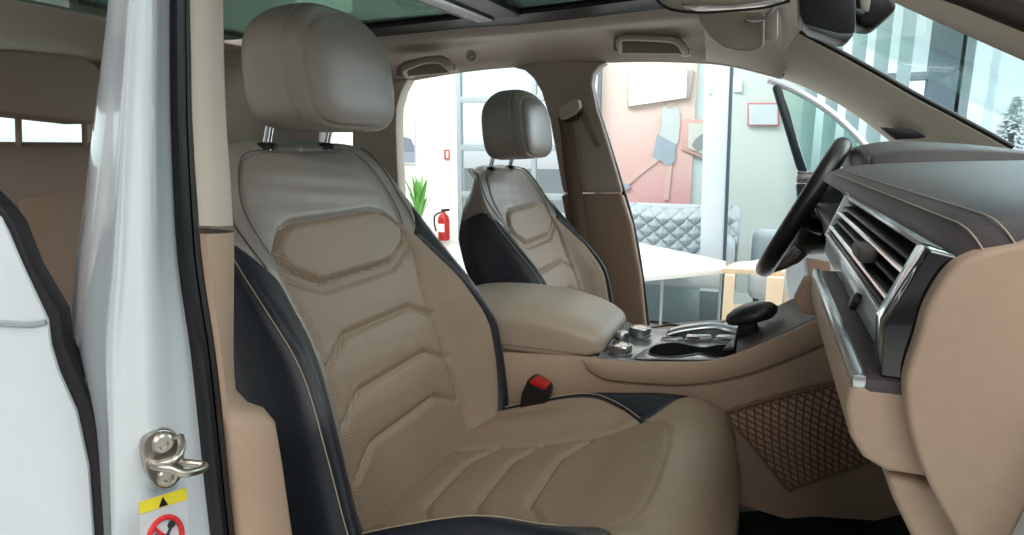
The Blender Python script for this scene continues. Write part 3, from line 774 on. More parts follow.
handle(g2, [(403, 73), (404, 69), (412, 65.5), (425, 61), (438, 60), (445, 63), (448, 67)], .60, [(396, 77), (396, 67), (404, 61), (425, 56), (440, 55), (448, 59), (452, 69), (446, 73)])
hk = empty('coat_hook', at(472, 56, Y=.61), 'small round coat hook set in the far roof rail', 'coat hook')
nrm_h = Vector((0, -.94, -.34)).normalized()
MB().lathe([(.017, -.004), (.019, .004), (.016, .007), (.013, .004), (.0005, .004)], at(472, 56, Y=.615), 24, nrm_h).build('bezel', TRIM, hk)
MB().box(at(472, 56, Y=.606), (.02, .008, .007), .002).build('hook', SAT, hk)

# ---- sun visors
vs = empty('sun_visor', at(730, 20, Y=.36), 'beige driver sun visor folded up behind its pivot, next to the inside mirror', 'sun visor', 'sun visors')
vpx = [(697, 14), (740, 12), (764, 12), (764, 46), (758, 50), (748, 52.5), (735, 51), (722, 47), (710, 37), (701, 25)]
MB().prism(rowsY(vpx, .40), (0, .02, .004), .006, 3).build('flap', TRIM, vs)
MB().prism(rowsY([(765, 12), (778, 10), (778, 36), (775, 40), (765, 41)], .38), (0, .02, .004), .005).build('pivot_cover', TRIM, vs)
MB().tube(catmull(rowsY([(746, 19), (756, 20.5), (766, 17), (772, 10), (775, 5)], .37), 5), .004, 8).build('pivot_arm', SAT, vs)
MB().box(at(752, 20.5, Y=.385), (.03, .01, .006), .002).build('clip', BPL, vs)
v2 = empty('sun_visor', at(720, 5, Y=.05), 'sun visor with lit vanity mirror strip at the top edge of the picture', 'sun visor', 'sun visors')
vr = rowsY([(646, -14), (652, -3), (662, 6), (676, 11), (700, 12.5), (735, 10), (765, 7), (790, 1), (800, -14)], .02)
MB().prism(vr, (0, .16, .03), .004, 2).build('flap', TRIM, v2)
MB().prism(rowsY([(680, 3), (730, 3.5), (786, -3), (787, 1.5), (765, 6), (735, 9), (700, 11), (684, 9)], .016), (0, .006, 0), .002).build('vanity_mirror', mat('lit_mirror', (228, 216, 214), .08, .9), v2)
MB().tube(catmull(rowsY([(650, -8), (662, 5), (676, 10.5), (700, 12.5), (735, 10.5), (765, 7.5), (790, 1)], .016), 5), .0022, 6).build('edge_trim', BPL, v2)

# ---- inside mirror with sensor housing
im = empty('rearview_mirror', at(830, 5, Y=0), 'black inside mirror hanging at the top of the windshield', 'mirror')
MB().prism(rowsY([(799, -14), (799.5, 14), (803, 22), (810, 29), (842, 41), (850, 39), (856, 30), (856, -14)], -.03), (0, .07, 0), .010, 3).build('housing', BPL, im)
MB().prism(rowsY([(803, 23), (810, 30), (842, 41.5), (850, 39.5), (855, 33), (840, 33), (820, 28)], -.036), (0, .05, 0), .004, 2).build('lower_cover', mat('grey_mirror_cover', (92, 94, 98), .4), im)
MB().prism(rowsY([(843, -14), (843, 10), (852, 16), (858, 27), (874, 28.5), (899, 8), (890, -14)], .03), (0, .07, 0), .010, 3).build('sensor_housing', BPL, im)
MB().tube(rowsY([(852, 12), (862, 16)], .0), .008, 10).build('ball_joint', BPL, im)
MB().prism(rowsY([(858, -10), (873, -10), (869, 12), (861, 12)], .026), (0, .02, 0), .003).build('stem_cover', TRIM, im)

# ---- far seat belt and near buckle
sb = empty('seat_belt', at(566, 115, Y=.64), 'brown driver seat belt running down the far door pillar', 'seat belt')
MB().prism(rowsY([(558, 108), (564, 104), (574, 98), (579, 100), (580, 108), (575, 114), (566, 119), (560, 120)], .635), (0, .03, 0), .005, 3).build('belt_guide', TRIM, sb)
MB().prism(rowsY([(561, 119.5), (576, 113), (580.5, 105), (581, 112), (576, 120), (566, 123)], .645), (0, .02, 0), .002).build('guide_slot', BPL, sb)
bl = [(564, 117, 13), (567, 130, 14), (569, 150, 14), (572, 175, 15), (576, 200, 15), (579, 230, 15), (584, 270, 15), (590, 310, 15)]
fr_, bk_ = [at(x-w/2, y, Y=.640) for x, y, w in bl], [at(x+w/2, y, Y=.655) for x, y, w in bl]
loft('webbing', [catmull(fr_, 4), catmull(bk_, 4)], mat('brown_webbing', (104, 86, 72), .8, bump=.3, scale=900), sb, thick=.0015)
bk = empty('seat_belt_buckle', at(533, 398, Y=-.155), 'black seat belt buckle with red release button beside the tan console', 'buckle')
Bp = rowsY([(519, 409), (521, 395), (527, 380), (533, 378), (547, 386), (549, 391), (545, 410), (535, 414)], -.17)
MB().prism(Bp, (0, .026, 0), .003, 3).build('housing', BPL, bk)
MB().prism(rowsY([(529, 381), (534, 379), (547, 386), (546.5, 389.5), (543, 390), (530, 384)], -.172), (0, .022, .001), .0015).build('release_button', REDP, bk)
MB().tube([at(528, 408, Y=-.16), at(522, 440, Y=-.17), at(515, 480, Y=-.17)], .009, 10).build('stalk', BPL, bk)

# ------------------------------------------------------------------ centre console
con = empty('center_console', (.35, 0, .56), 'tan centre console with padded armrest, cup holders and net pocket between the front seats', 'console')
YC = -.130
top = [(470, 352), (508, 354), (581, 358), (633, 363.5), (697, 364.5), (720, 361), (737, 356), (762, 346), (800, 329), (830, 315), (870, 292), (900, 272)]
top3 = catmull([at(x, y, Y=YC) for x, y in top], 6)
bot = [(905, 513), (882, 519), (838, 526), (791, 520), (729, 500), (690, 486), (600, 470), (480, 520)]
bot3 = catmull([at(x, y, Y=YC) for x, y in bot], 5)
tt, bb = resample(top3, 60), resample(bot3[::-1], 60)
rows = []
for t, dy in ((0, .006), (.012, .001), (.03, 0), (.125, 0), (.133, .004), (.142, .0), (.3, -.001), (.6, 0), (.85, .0), (1.0, .0)):
    rows.append([a.lerp(b, t) + Vector((0, dy, 0)) for a, b in zip(tt, bb)])
rows.append([p+Vector((0, .05, -.02)) for p in rows[-1]])
g_pix = [(586, 366), (594, 373), (609, 379.5), (645, 383), (681, 384.3), (721, 380), (760, 370), (800, 354), (828, 341), (870, 318)]
# vertical skin with the raised shoulder above the groove line
gr = resample(catmull([at(x, y, Y=YC) for x, y in g_pix], 6), 60)
seg1 = resample([p for p in top3 if p.x > gr[0].x-.06], 60)
loft('side_panel', rows[2:3] + rows[3:], BEI, con, angle=60) if False else None
def yshell(P, y0, y1): return [Vector((p.x, y0 + (y1-y0)*0, p.z)) for p in P]
S_ = []
for i in range(60):
    a, g, b = tt[i], None, bb[i]
    S_.append([a+Vector((0, .012, -.0005)), a+Vector((0, .003, -.001)), a+Vector((0, 0, -.004)), a.lerp(b, .25), a.lerp(b, .5), a.lerp(b, .75), b, b+Vector((0, .06, -.01))])
loft('side_panel', S_, BEI, con, angle=60)
# raised rail above the groove
rl = MB(); t1 = [p for p in top3 if gr[0].x-.005 < p.x]; t1 = resample([t1[0]]+t1, 60)
R_ = [[a+Vector((0, .01, .002)), a+Vector((0, -.003, .0015)), a+Vector((0, -.006, -.002)), a.lerp(g, .9)+Vector((0, -.006, 0)), g+Vector((0, -.004, 0)), g+Vector((0, .003, -.001))] for a, g in zip(t1, gr)]
loft('side_rail', R_, BEI, con, angle=70)
MB().tube([p+Vector((0, .0005, -.003)) for p in gr], .0022, 6).build('groove', BRN, con)
MB().tube(catmull([at(612, 380, Y=YC-.003), at(598, 375, Y=YC-.003), at(582, 360, Y=YC-.003)], 4), .0012, 6).build('panel_joint', BRN, con)
# core so that the console has a far side too
core = [Vector((p.x, YC+.012, (p.z-.004 if p.x > .60 else min(p.z-.004, .903)))) for p in tt] + [Vector((p.x, YC+.012, p.z+.002)) for p in bb[::-1]]
MB().prism(core, (0, .215, 0)).build('core', BEID, con, smooth=False)
# net pocket
n4 = [at(x, y, Y=YC-.004) for x, y in [(722, 413), (852, 379), (890, 454), (788, 488)]]
MB().prism([at(x, y, Y=YC-.0045) for x, y in [(721, 412), (852, 377), (892, 456), (880, 461), (793, 488), (784, 487), (779, 483)]], (0, .006, 0), .001).build('pocket_back', NETB, con)
def npt(u, v):
    a, b, c, d = n4; return a.lerp(b, u).lerp(d.lerp(c, u), v)+Vector((0, -.003, 0))
net = MB(); K = 15
for i in range(-8, K+1):
    for s_ in (1, -1):
        P = []
        for j in range(0, 27):
            u = i/K*1.0 + s_*(j/26)*.48 if s_ > 0 else (i+8)/K + s_*(j/26)*.48
            v = j/26
            if -.001 <= u <= 1.001:
                q = npt(u, v); q.y -= .0012*math.sin(j*math.pi*.9 + (0 if s_ > 0 else math.pi)); P.append(q)
        if len(P) > 1: net.tube(P, .0013, 4, True)
net.build('net', NETM, con, angle=80)
MB().tube(catmull([npt(0, 0), npt(.3, -.02), npt(.7, -.02), npt(1, 0)], 5), .0038, 8).build('net_rim', NETM, con)
MB().tube(catmull([npt(0, 0), npt(.02, .3), npt(.0, .97), npt(.06, 1.01), npt(.5, 1.0), npt(1, 1)], 6), .0016, 6).build('net_rim', NETM, con)
# padded armrest lid
def arm(px, py, Y): return at(px, py, Y=Y)
AX0, AX1 = .02, .385
prof = []
L_ = [(.02, .905, .965), (.06, .898, .978), (.12, .895, .984), (.18, .893, .986), (.24, .892, .983), (.28, .893, .976), (.315, .896, .966), (.342, .902, .954), (.358, .908, .944), (.366, .916, .934), (.368, .924, .929)]
ar = MB(); rings_ = []
for i, (x, z0, z1) in enumerate(L_):
    hw = .118 - (.0 if i < 7 else (.004, .012, .024, .05)[i-7]); c = (z0+z1)/2; hh = (z1-z0)/2; R = []
    for k in range(32):
        t = 2*math.pi*k/32; cx_, sz_ = math.cos(t), math.sin(t)
        ex = .42 if sz_ > 0 else .3
        R.append(Vector((x + (0), hw*math.copysign(abs(cx_)**ex, cx_), c + hh*math.copysign(abs(sz_)**(.6 if sz_ > 0 else .3), sz_) + (.004*(1-(cx_)**2) if sz_ > 0 else 0))))
    rings_.append(R)
ar.rings(rings_); arm_o = ar.build('armrest_pad', mat('smooth_pale_leather', (172, 157, 142), .42, bump=.1, scale=420), con, angle=80)
sd = arm_o.modifiers.new('sub', 'SUBSURF'); sd.levels = 1; sd.render_levels = 2
MB().box((.19, 0, .893), (.37, .215, .022), .006).build('armrest_base', BEID, con)
MB().tube([(x, -.1175, .9135 if i < 8 else .92) for i, (x, a, b) in enumerate(L_[:9])], .0012, 6).build('armrest_seam', BRN, con)
MB().box((.358, 0, .910), (.05, .17, .03), .01).build('armrest_latch', BPL, con)
# top deck
ZD = .9155
def dk(px, py, dz=0): return at(px, py, Z=ZD+dz)
SILV = mat('brushed_silver_panel', (168, 170, 174), .25, .85)
MB().prism([dk(598, 357), dk(640, 361), dk(752, 353), dk(742, 330), dk(640, 328), dk(606, 338)], (0, 0, -.006), .001).build('deck_panel', mat('grey_deck', (150, 158, 164), .3, .7), con)
fr_p = catmull([dk(635, 357.5, .002), dk(650, 348, .002), dk(668, 341, .002), dk(705, 340.5, .002), dk(742, 342, .002), dk(744, 352, .002), dk(738, 359.5, .002), dk(700, 361.5, .002), dk(662, 360.5, .002), dk(640, 359.5, .002)], 4, True)
MB().prism(fr_p, (0, 0, .003), .001).build('cup_holder_surround', SILV, con)
ch = catmull([dk(648, 351, .0055), dk(656, 345.5, .0055), (dk(675, 343.5, .0055)), dk(692, 346.5, .0055), dk(704, 348, .0055), dk(718, 345.5, .0055), dk(738, 346, .0055), dk(740, 353, .0055), dk(731, 358.5, .0055), dk(713, 357.5, .0055), dk(700, 354, .0055), dk(690, 355.5, .0055), dk(670, 357.5, .0055), dk(653, 355.5, .0055)], 4, True)
MB().prism(ch, (0, 0, .0012)).build('cup_holder_well', mat('cup_well_black', (9, 9, 10), .9, spec=.05), con)
MB().tube([p+Vector((0, 0, .001)) for p in ch]+[ch[0]+Vector((0, 0, .001))], .0012, 6).build('cup_holder_rim', SAT, con)
for (x0, x1, y0, y1) in ((660, 683, 338.5, 341.5), (684, 712, 336, 340.5), (714, 738, 336.5, 341)):
    MB().prism([dk(x0, y1, .006), dk(x1, y1, .006), dk(x1-1, y0, .010), dk(x0+3, y0, .010)], (0, 0, .004), .0012).build('switch', SILV, con)
MB().prism([dk(688, 339, .012), dk(700, 339, .012), dk(699, 335, .014), dk(688, 335, .014)], (0, 0, .002), .0008).build('display_window', PIA, con)
hump = catmull([dk(666, 335, .009), dk(682, 331, .014), dk(708, 328, .018), dk(724, 330, .014), dk(737, 334, .009)], 5)
loft('deck_arch', [hump, [p+Vector((0, .03, .004)) for p in hump], [p+Vector((0, .09, -.012)) for p in hump]], SAT, con, thick=.004)
def knob(px, py, r, h, z=.0):
    c = dk(px, py, z); k = MB().lathe([(r*1.1, 0), (r*1.1, h*.25), (r*.98, h*.3), (r, h*.9), (r*.93, h), (r*.8, h*1.02), (r*.78, h*.9), (.0005, h*.9)], c, 32).build('rotary_dial', SAT, con, angle=25)
    kn = MB()
    for i in range(36):
        t = 2*math.pi*i/36; kn.box(c+Vector((r*math.cos(t), r*math.sin(t), h*.6)), (.0012, .0012, h*.5), 0)
    tag(kn.build('knurling', SAT, k, smooth=False), kind=None)
    MB().lathe([(r*.77, h*.9), (r*.7, h*.98), (.0005, h)], c, 24).build('dial_cap', PIA, k)
knob(620, 354, .0195, .018); knob(640, 335, .0195, .016, .004)
MB().lathe([(.014, 0), (.014, .012), (.011, .018), (.0005, .02)], dk(622, 341), 20).build('start_button', SAT, con)
# gear selector
gs = MB(); gc = at(746, 352, Y=-.01)
gs.prism(rowsY([(733, 350), (738, 326), (741, 318), (757, 318), (757, 330), (762, 350)], -.03), (0, .05, 0), .006, 3)
sel = gs.build('gear_selector', BPL, con)
R = [];
for (py, hw_, dx) in ((322.5, 3, 0), (321, 14, 0), (319.5, 20, 0), (316, 22.5, .5), (311, 22, 1.5), (306.5, 17, 2), (303.5, 9, 2), (303, 2, 2)):
    c = at(750.5+dx, py, Y=-.005); w = hw_/F*1.15
    R.append([c+Vector((w*math.cos(t), w*.85*math.sin(t), .012*(math.cos(t))*(hw_/22))) for t in np.linspace(0, 2*math.pi, 29)[:-1]])
MB().rings(R).build('selector_knob', mat('selector_leather', (36, 36, 40), .4, bump=.1), sel, angle=60)
# dark base rising towards the dash behind the selector
MB().prism([dk(722, 352, .004), dk(752, 352, .004), dk(770, 336, .012), dk(740, 333, .012)], (0, 0, .006), .003).build('selector_base', BPL, con)
loft('deck_rise', [[Vector((p.x, YC+.012, p.z+.0015)), Vector((p.x, YC+.03, p.z-.001)), Vector((p.x, .09, p.z-.002))] for p in tt if p.x > .575], DLEA, con, thick=.002)

# ------------------------------------------------------------------ dashboard
db = empty('dashboard', (1.0, 0, .9), 'dashboard with dark stitched leather top, long slatted air vent and beige side panel', 'dashboard')
# leather top: lofted profiles across the car
def prof(y):
    s_ = min(1, max(0, (y+.76)/.06)); e_ = -.012*(1-s_)**2
    return [(.712, 1.206), (.704, 1.211+e_), (.706, 1.221+e_), (.722, 1.231+e_), (.76, 1.2395+e_), (.82, 1.244+e_), (.92, 1.248+e_), (1.05, 1.249+e_), (1.2, 1.235), (1.38, 1.16)]
rows = []
for y in (-.752, -.745, -.735, -.70, -.65, -.55, -.45, -.35, -.28, -.2, -.1, 0, .1):
    rows.append(catmull([Vector((x, y, z)) for x, z in prof(y)], 5))
r0 = [Vector((p.x, -.752, p.z-.02)) for p in rows[0]]
dl = loft('top_cover', [r0]+rows, DLEA, db, angle=70)
for xo in (.712, .724):
    P = [Vector((xo, -.753, 1.200)), Vector((xo, -.753, 1.212))] + [Vector((xo, y, float(np.interp(xo, [.706, .7125, .722, .76], [1.221, 1.2268, 1.2312, 1.2395]))+.0009+(-.012*(1-min(1, (y+.76)/.06))**2))) for y in (-.752, -.748, -.742, -.735, -.72, -.70, -.6, -.5, -.4, -.3, -.2, -.1, .0, .1)]
    MB().tube(P, .0005, 6).build('stitching', STI, dl)
MB().tube([Vector((.7135, y, 1.2305)) for y in np.linspace(-.74, 0, 30)], .0008, 6).build('stitching', STI, dl) if False else None
# instrument binnacle hood on the driver's side
rows = []
for y in (.10, .12, .14, .18, .25, .37, .48, .56, .60, .62):
    k = max(0, 1-((y-.37)/.26)**2)**.4
    if y == .10: rows.append(catmull([Vector(q) for q in ((.80, y, 1.18), (.785, y, 1.20), (.80, y, 1.21), (.86, y, 1.22), (1.0, y, 1.22), (1.2, y, 1.20), (1.38, y, 1.13))], 5)); continue
    rows.append(catmull([Vector((.80-.01*k, y, 1.20)), Vector((.775, y, 1.235+.018*k)), Vector((.79, y, 1.245+.028*k)), Vector((.86, y, 1.25+.032*k)), Vector((1.0, y, 1.25+.02*k)), Vector((1.2, y, 1.23)), Vector((1.38, y, 1.16))], 5))
loft('instrument_hood', rows, DLEA, db, angle=70)
MB().prism([(.80, .16, 1.10), (.80, .60, 1.10), (.83, .60, 1.235), (.83, .16, 1.235)], (.02, 0, 0), .004).build('instrument_display', PIA, db)
MB().box((.90, 0, 1.24), (.03, .012, .01), .003).build('light_sensor', PIA, db)
# face of the dash with the vent: section in X-Z, running along Y
VX, VT, VB = .700, 1.209, 1.166
y0, y1 = -.715, -.285
def vp(y, t):   # t: 0 top, 1 bottom
    return Vector((VX - .018*t, y, VT + (VB-VT)*t))
fx = Vector((-.92, 0, .30)).normalized()
# dark cavity behind the slats, frame, slats
MB().prism([vp(y0, .02)+Vector((.05, 0, -.0)), vp(y1, .02)+Vector((.05, 0, 0)), vp(y1, .98)+Vector((.05, 0, 0)), vp(y0, .98)+Vector((.05, 0, 0))], (.01, 0, 0)).build('vent_cavity', mat('vent_black', (8, 8, 9), .8), db, smooth=False)
vf = MB()
vf.tube([vp(y0, 0), vp(y1, 0)], .0042, 8, True); 
fr_m = mat('bright_vent_frame', (205, 210, 214), .2, .9)
a = vp(y0, 0); b = vp(y1, 0); c = vp(y1, 1); d = vp(y0, 1)
vfm = MB().prism([a+Vector((-.002, 0, .004)), b+Vector((-.002, 0, .004)), b+Vector((0, 0, -.001)), a+Vector((0, 0, -.001))], (.05, 0, .004), .0015).build('vent_frame', fr_m, db)
MB().prism([d+Vector((-.001, 0, -.003)), c+Vector((-.001, 0, -.003)), c+Vector((0, 0, .001)), d+Vector((0, 0, .001))], (.05, 0, .0), .0012).build('vent_frame', fr_m, db)
for yy, sg in ((y0, -1), (y1, 1)):
    MB().prism([Vector((VX-.002, yy, VT+.004)), Vector((VX-.020, yy, VB-.003)), Vector((VX+.03, yy, VB-.003)), Vector((VX+.05, yy, VT+.004))], (0, sg*.006, 0), .0012).build('vent_frame', fr_m, db)
for t, chrome in ((.20, 0), (.36, 1), (.56, 0), (.76, 1), (.90, 0)):
    p, q = vp(y0+.004, t), vp(y1-.004, t)
    sl = MB().prism([p, q, q+Vector((.035, 0, .0)), p+Vector((.035, 0, .0))], (0, 0, -.0028), .0008).build('vent_slat', BPL, db)
    if chrome: MB().tube([p+Vector((-.0008, 0, -.0012)), q+Vector((-.0008, 0, -.0012))], .0022, 8).build('slat_edge', CHR, sl)
MB().box(vp(-.56, .52)+Vector((-.004, 0, 0)), (.014, .045, .012), .003).build('vent_slider', DLEA, db)
# piano black / pale trim panel between vent and ledge with a button
MB().prism([vp(-.715, 1)+Vector((0, 0, -.003)), vp(y1, 1)+Vector((0, 0, -.003)), Vector((.6815, y1, 1.142)), Vector((.6815, -.715, 1.142))], (.02, 0, 0), .002).build('decor_strip', mat('pale_glossy_decor', (164, 174, 178), .2, .0, coat=.3), db)
MB().lathe([(.007, 0), (.007, .004), (.005, .005), (.0005, .005)], Vector((.680, -.60, 1.153)), 18, fx).build('round_button', BPL, db)
# ledge: chrome edge, leather insert, padded lower panel and glovebox
LZ = 1.138
MB().box((.6655, -.572, LZ+.0005), (.0075, .340, .0085), .002).build('ledge_edge', fr_m, db)
led = MB().prism([(.668, -.742, LZ+.003), (.668, -.402, LZ+.003), (.700, -.402, LZ+.004), (.700, -.742, LZ+.004)], (0, 0, -.010), .003).build('ledge_insert', DLEA, db)
low = [(.661, LZ-.002), (.660, LZ-.016), (.664, LZ-.034), (.672, LZ-.046), (.684, LZ-.052)]
gb = MB(); gb.prism([Vector((x, -.742, z)) for x, z in low+[(.75, LZ-.050), (.75, LZ-.002)]], (0, .34, 0), .004, 3)
gb.build('padded_ledge', BEI, db)
gl = [(.685, LZ-.056), (.690, LZ-.07), (.706, LZ-.10), (.735, LZ-.16), (.775, LZ-.24), (.84, LZ-.32), (.98, LZ-.36), (.98, LZ-.056)]
MB().prism([Vector((x, -.740, z)) for x, z in gl], (0, .55, 0), .005, 3).build('glovebox', BEI, db)
# lower knee part in front of console
MB().prism([(.70, -.40, LZ+.02), (.70, .30, LZ+.02), (.80, .30, .93), (.80, -.12, .93), (.76, -.30, 1.02), (.72, -.40, LZ-.03)], (.20, 0, 0), .006).build('centre_stack', BPL, db)
# outer fender side ahead of the door opening
MB().prism([(.72, -.80, .40), (1.45, -.84, .40), (1.45, -.84, 1.10), (.98, -.82, 1.19), (.76, -.80, 1.16), (.70, -.80, .9)], (0, .05, 0), .01).build('fender', WHT, body)
MB().prism([at(794, 302, Y=-.40), at(806, 279, Y=-.40), at(820, 285, Y=-.40), at(830, 312, Y=-.40), at(819, 317, Y=-.40), at(801, 313, Y=-.40)], (0, .03, 0), .003).build('ledge_end', BEID, db)
# driver side dash face and screen behind wheel
MB().prism([(.80, -.28, 1.20), (.80, .62, 1.20), (.86, .62, 1.0), (.86, -.28, 1.0)], (.15, 0, 0), .008).build('driver_fascia', BPL, db)
MB().tube([(.793, .12, 1.208), (.793, .66, 1.208)], .006, 10).build('fascia_strip', fr_m, db)
MB().tube([(.80, .10, 1.17), (.80, .66, 1.17)], .004, 10).build('fascia_strip', SAT, db)
MB().prism([(.70, -.28, 1.215), (.71, .12, 1.215), (.80, .12, 1.10), (.78, -.28, 1.12)], (.05, 0, 0), .006).build('centre_screen', PIA, db)
# beige end panel and black filler on the near side
ep = [(918.6, 340), (908, 373), (906, 395), (911, 431), (922, 467), (937, 500), (957, 535), (990, 600), (1100, 640), (1140, 300), (1100, 225), (1024, 243.5), (990, 251), (975.5, 255.7), (958.7, 264), (946, 277), (935, 294), (926, 313)]
ep3 = catmull([at(x, y, Y=-.757) for x, y in ep], 4, True)
MB().prism(ep3, (0, .016, 0), .003, 3).build('end_panel', BEI, db)
fp = [(930, 249), (955, 256), (1000, 246), (1100, 226), (1110, 600), (960, 545), (925, 470), (905, 392), (880, 392), (884, 325)]
MB().prism([at(x, y, Y=-.738) for x, y in fp], (0, .03, 0), .002).build('end_filler', PIA, db)
MB().prism([(.76, -.70, 1.20), (1.3, -.70, 1.15), (1.3, -.70, .85), (.95, -.70, .85), (.76, -.70, 1.05)], (0, 1.35, 0)).build('dash_core', BPL, db, smooth=False)

# ------------------------------------------------------------------ steering wheel
sw = empty('steering_wheel', (.69, .37, 1.13), 'black leather steering wheel seen edge-on beside the vent', 'steering wheel')
ctr = at(806, 206, Y=.37); tip, bot_ = at(842, 146, Y=.37), at(765, 268, Y=.37)
axis_up = (tip-bot_).normalized(); rr = (tip-bot_).length/2; ctr = (tip+bot_)/2
vd = (ctr-CP).normalized(); SIDEW = (vd - axis_up*vd.dot(axis_up)).normalized()   # the wheel faces the driver square on
WR = []
for t in np.linspace(0, 2*math.pi, 61)[:-1]:
    WR.append(ctr + axis_up*rr*math.cos(t) + SIDEW*rr*math.sin(t))
wn_ = axis_up.cross(SIDEW).normalized()
if wn_.x > 0: wn_ = -wn_                 # toward the driver
rings_ = []
for i, p in enumerate(WR):
    rad = (p-ctr).normalized(); rw = .0185
    rings_.append([p + rad*rw*math.cos(k) + wn_*rw*1.05*math.sin(k) for k in np.linspace(0, 2*math.pi, 15)[:-1]])
rings_.append(rings_[0])
MB().rings(rings_, False).build('rim', mat('black_wheel_leather', (26, 26, 28), .38, bump=.1), sw)
hub = [ctr - wn_*.055 + axis_up*a_*.07*.9 for a_ in (-1, 1)]
MB().lathe([(.03, -.11), (.065, -.085), (.082, -.06), (.078, -.03), (.062, -.012), (.0005, -.006)], ctr, 28, wn_).build('hub', BPL, sw)
for sgn, ln in ((1, 0), (-1, 0)):
    MB().tube(catmull([ctr-wn_*.045+Vector((0, sgn*.05, 0)), ctr-wn_*.03+Vector((0, sgn*.11, -.01)), ctr+Vector((0, sgn*(rr-.005), -.01))], 5), [.02]*5+[.016]*6, 10, True, .5).build('spoke', BPL, sw)
MB().tube(catmull([ctr-wn_*.045-axis_up*.05, ctr-wn_*.03-axis_up*.11, ctr-axis_up*(rr-.004)], 5), [.022]*5+[.018]*6, 10, True, .5).build('spoke', SAT, sw)
MB().tube([ctr-wn_*.07, ctr-wn_*.20], .05, 20).build('column_shroud', BPL, sw)
MB().tube([ctr-wn_*.09+Vector((0, -.04, 0)), ctr-wn_*.075+Vector((0, -.15, .02))], .007, 10).build('stalk', BPL, sw)

# ------------------------------------------------------------------ rear bench
rs = empty('rear_seat', (-.9, 0, .55), 'rear bench in brown leather with its tall headrest, behind the white pillar', 'rear seat')
RBR = mat('brown_rear_leather', (140, 118, 104), .5, bump=.12, scale=420)
RPF = mat('brown_rear_perforated', (150, 124, 106), .55, bump=.15, scale=300)
XR = -.86
def rp(px, py): return at(px, py, X=XR)
back = catmull([(-90, 150, 0), (0, 143, 0), (50, 141, 0), (90, 141, 0), (150, 146, 0)], 4)
topc = [rp(p.x, p.y) for p in back]
R_ = []
for y in np.linspace(-.66, .64, 27):
    e_ = .012*abs(math.sin((y+.66)/1.30*math.pi*3))**.5
    R_.append([Vector((XR-.12, y, 1.10)), Vector((XR-.11, y, 1.25)), Vector((XR-.07, y, 1.278)), Vector((XR-.02, y, 1.277)), Vector((XR+.0+e_, y, 1.25)), Vector((XR+.03+e_, y, 1.12)), Vector((XR+.07+e_, y, 1.0)), Vector((XR+.12+e_, y, .85)), Vector((XR+.15, y, .76))])
loft('backrest', [catmull(r_, 4) for r_ in R_], RBR, rs, angle=80)
loft('cushion', [catmull([Vector((XR+.13, y, .76)), Vector((XR+.25, y, .78)), Vector((XR+.45, y, .80)), Vector((XR+.58, y, .80)), Vector((XR+.64, y, .76)), Vector((XR+.63, y, .66)), Vector((XR+.60, y, .57))], 4) for y in np.linspace(-.66, .64, 9)], RBR, rs, angle=80)
def rfr(px, py, off=.0):
    p = at(px, py, X=XR+.05); x = float(np.interp(p.z, [.76, .85, 1.0, 1.12, 1.215], [XR+.15, XR+.12, XR+.07, XR+.03, XR])) + .016 + off
    return at(px, py, X=x)
ip = catmull([(20, 205, 0), (40, 195, 0), (80, 190, 0), (120, 192, 0), (130, 240, 0), (125, 330, 0), (60, 330, 0), (35, 270, 0)], 4, True)
MB().prism([rfr(p.x, p.y) for p in ip], (-.01, 0, 0), .003).build('backrest_insert', RPF, rs)
MB().tube(catmull([rfr(x, y, .002) for x, y in [(0, 196), (12, 212), (24, 240), (40, 280), (56, 330)]], 4), .003, 8).build('piping', DST, rs)
MB().prism([rfr(x, y, -.002) for x, y in [(-40, 196), (0, 200), (14, 222), (28, 256), (44, 300), (60, 350), (-40, 350)]], (-.01, 0, 0), .003).build('bolster', BLK, rs)
# headrest
hp = [(-4, 54), (2, 50), (15, 49), (45, 52), (75, 55), (90, 60), (99, 67), (103, 76), (101, 100), (97, 118), (94, 123.5), (85, 123), (50, 119), (17, 115), (2, 112), (-8, 104), (-12, 76)]
hr = MB().prism([at(p.x, p.y, X=XR+.06) for p in catmull([Vector(q+(0,)) for q in hp], 4, True)], (-.10, .0, .0), .022, 5).build('headrest', RBR, rs, angle=60)
for x in (18, 84): MB().tube([at(x, 112, X=XR+.0), at(x+1, 146, X=XR-.01)], .006, 10).build('headrest_post', RBR, hr)

# ------------------------------------------------------------------ showroom
def struct(o): o['kind'] = 'structure'; return o


YW = 4.6
FLR = mat('pale_floor_tiles', (214, 214, 208), .25, var=.02)
WALLW = mat('white_wall', (236, 238, 232), .8, var=.01)
CREAM = mat('cream_wall', (216, 220, 214), .8, var=.01)
struct(MB().box((0, 1.5, -.05), (26, 18, .1), 0).build('floor', FLR, None, smooth=False))
# left back wall
YL = 6.5
xl0, xl1 = -9.5, at(459, 100, Y=YL).x
struct(MB().box(((xl0+xl1)/2, YL+.06, 2.1), (xl1-xl0, .12, 4.2), 0).build('wall_left', WALLW, None, smooth=False))
# sectional glass gate right of the wall
gt = empty('garage_door', at(520, 245, Y=YL), 'glazed sectional gate in the white showroom wall', 'garage door')
gx0, gx1 = xl1, xl1+3.2
GFR = mat('pale_gate_frame', (150, 164, 168), .5)
for z in (.02, .62, 1.24, 1.86, 2.48, 3.10, 3.7):
    MB().box(((gx0+gx1)/2, YL, z+.02), (gx1-gx0, .05, .085), .01).build('gate_rail', GFR, gt)
for x in np.linspace(gx0, gx1, 4):
    MB().box((x, YL, 1.9), (.07, .06, 3.8), .01).build('gate_post', GFR, gt)
MB().box(((gx0+gx1)/2, YL+.01, 1.9), (gx1-gx0, .01, 3.7), 0).build('gate_glass', PANE, gt, smooth=False)
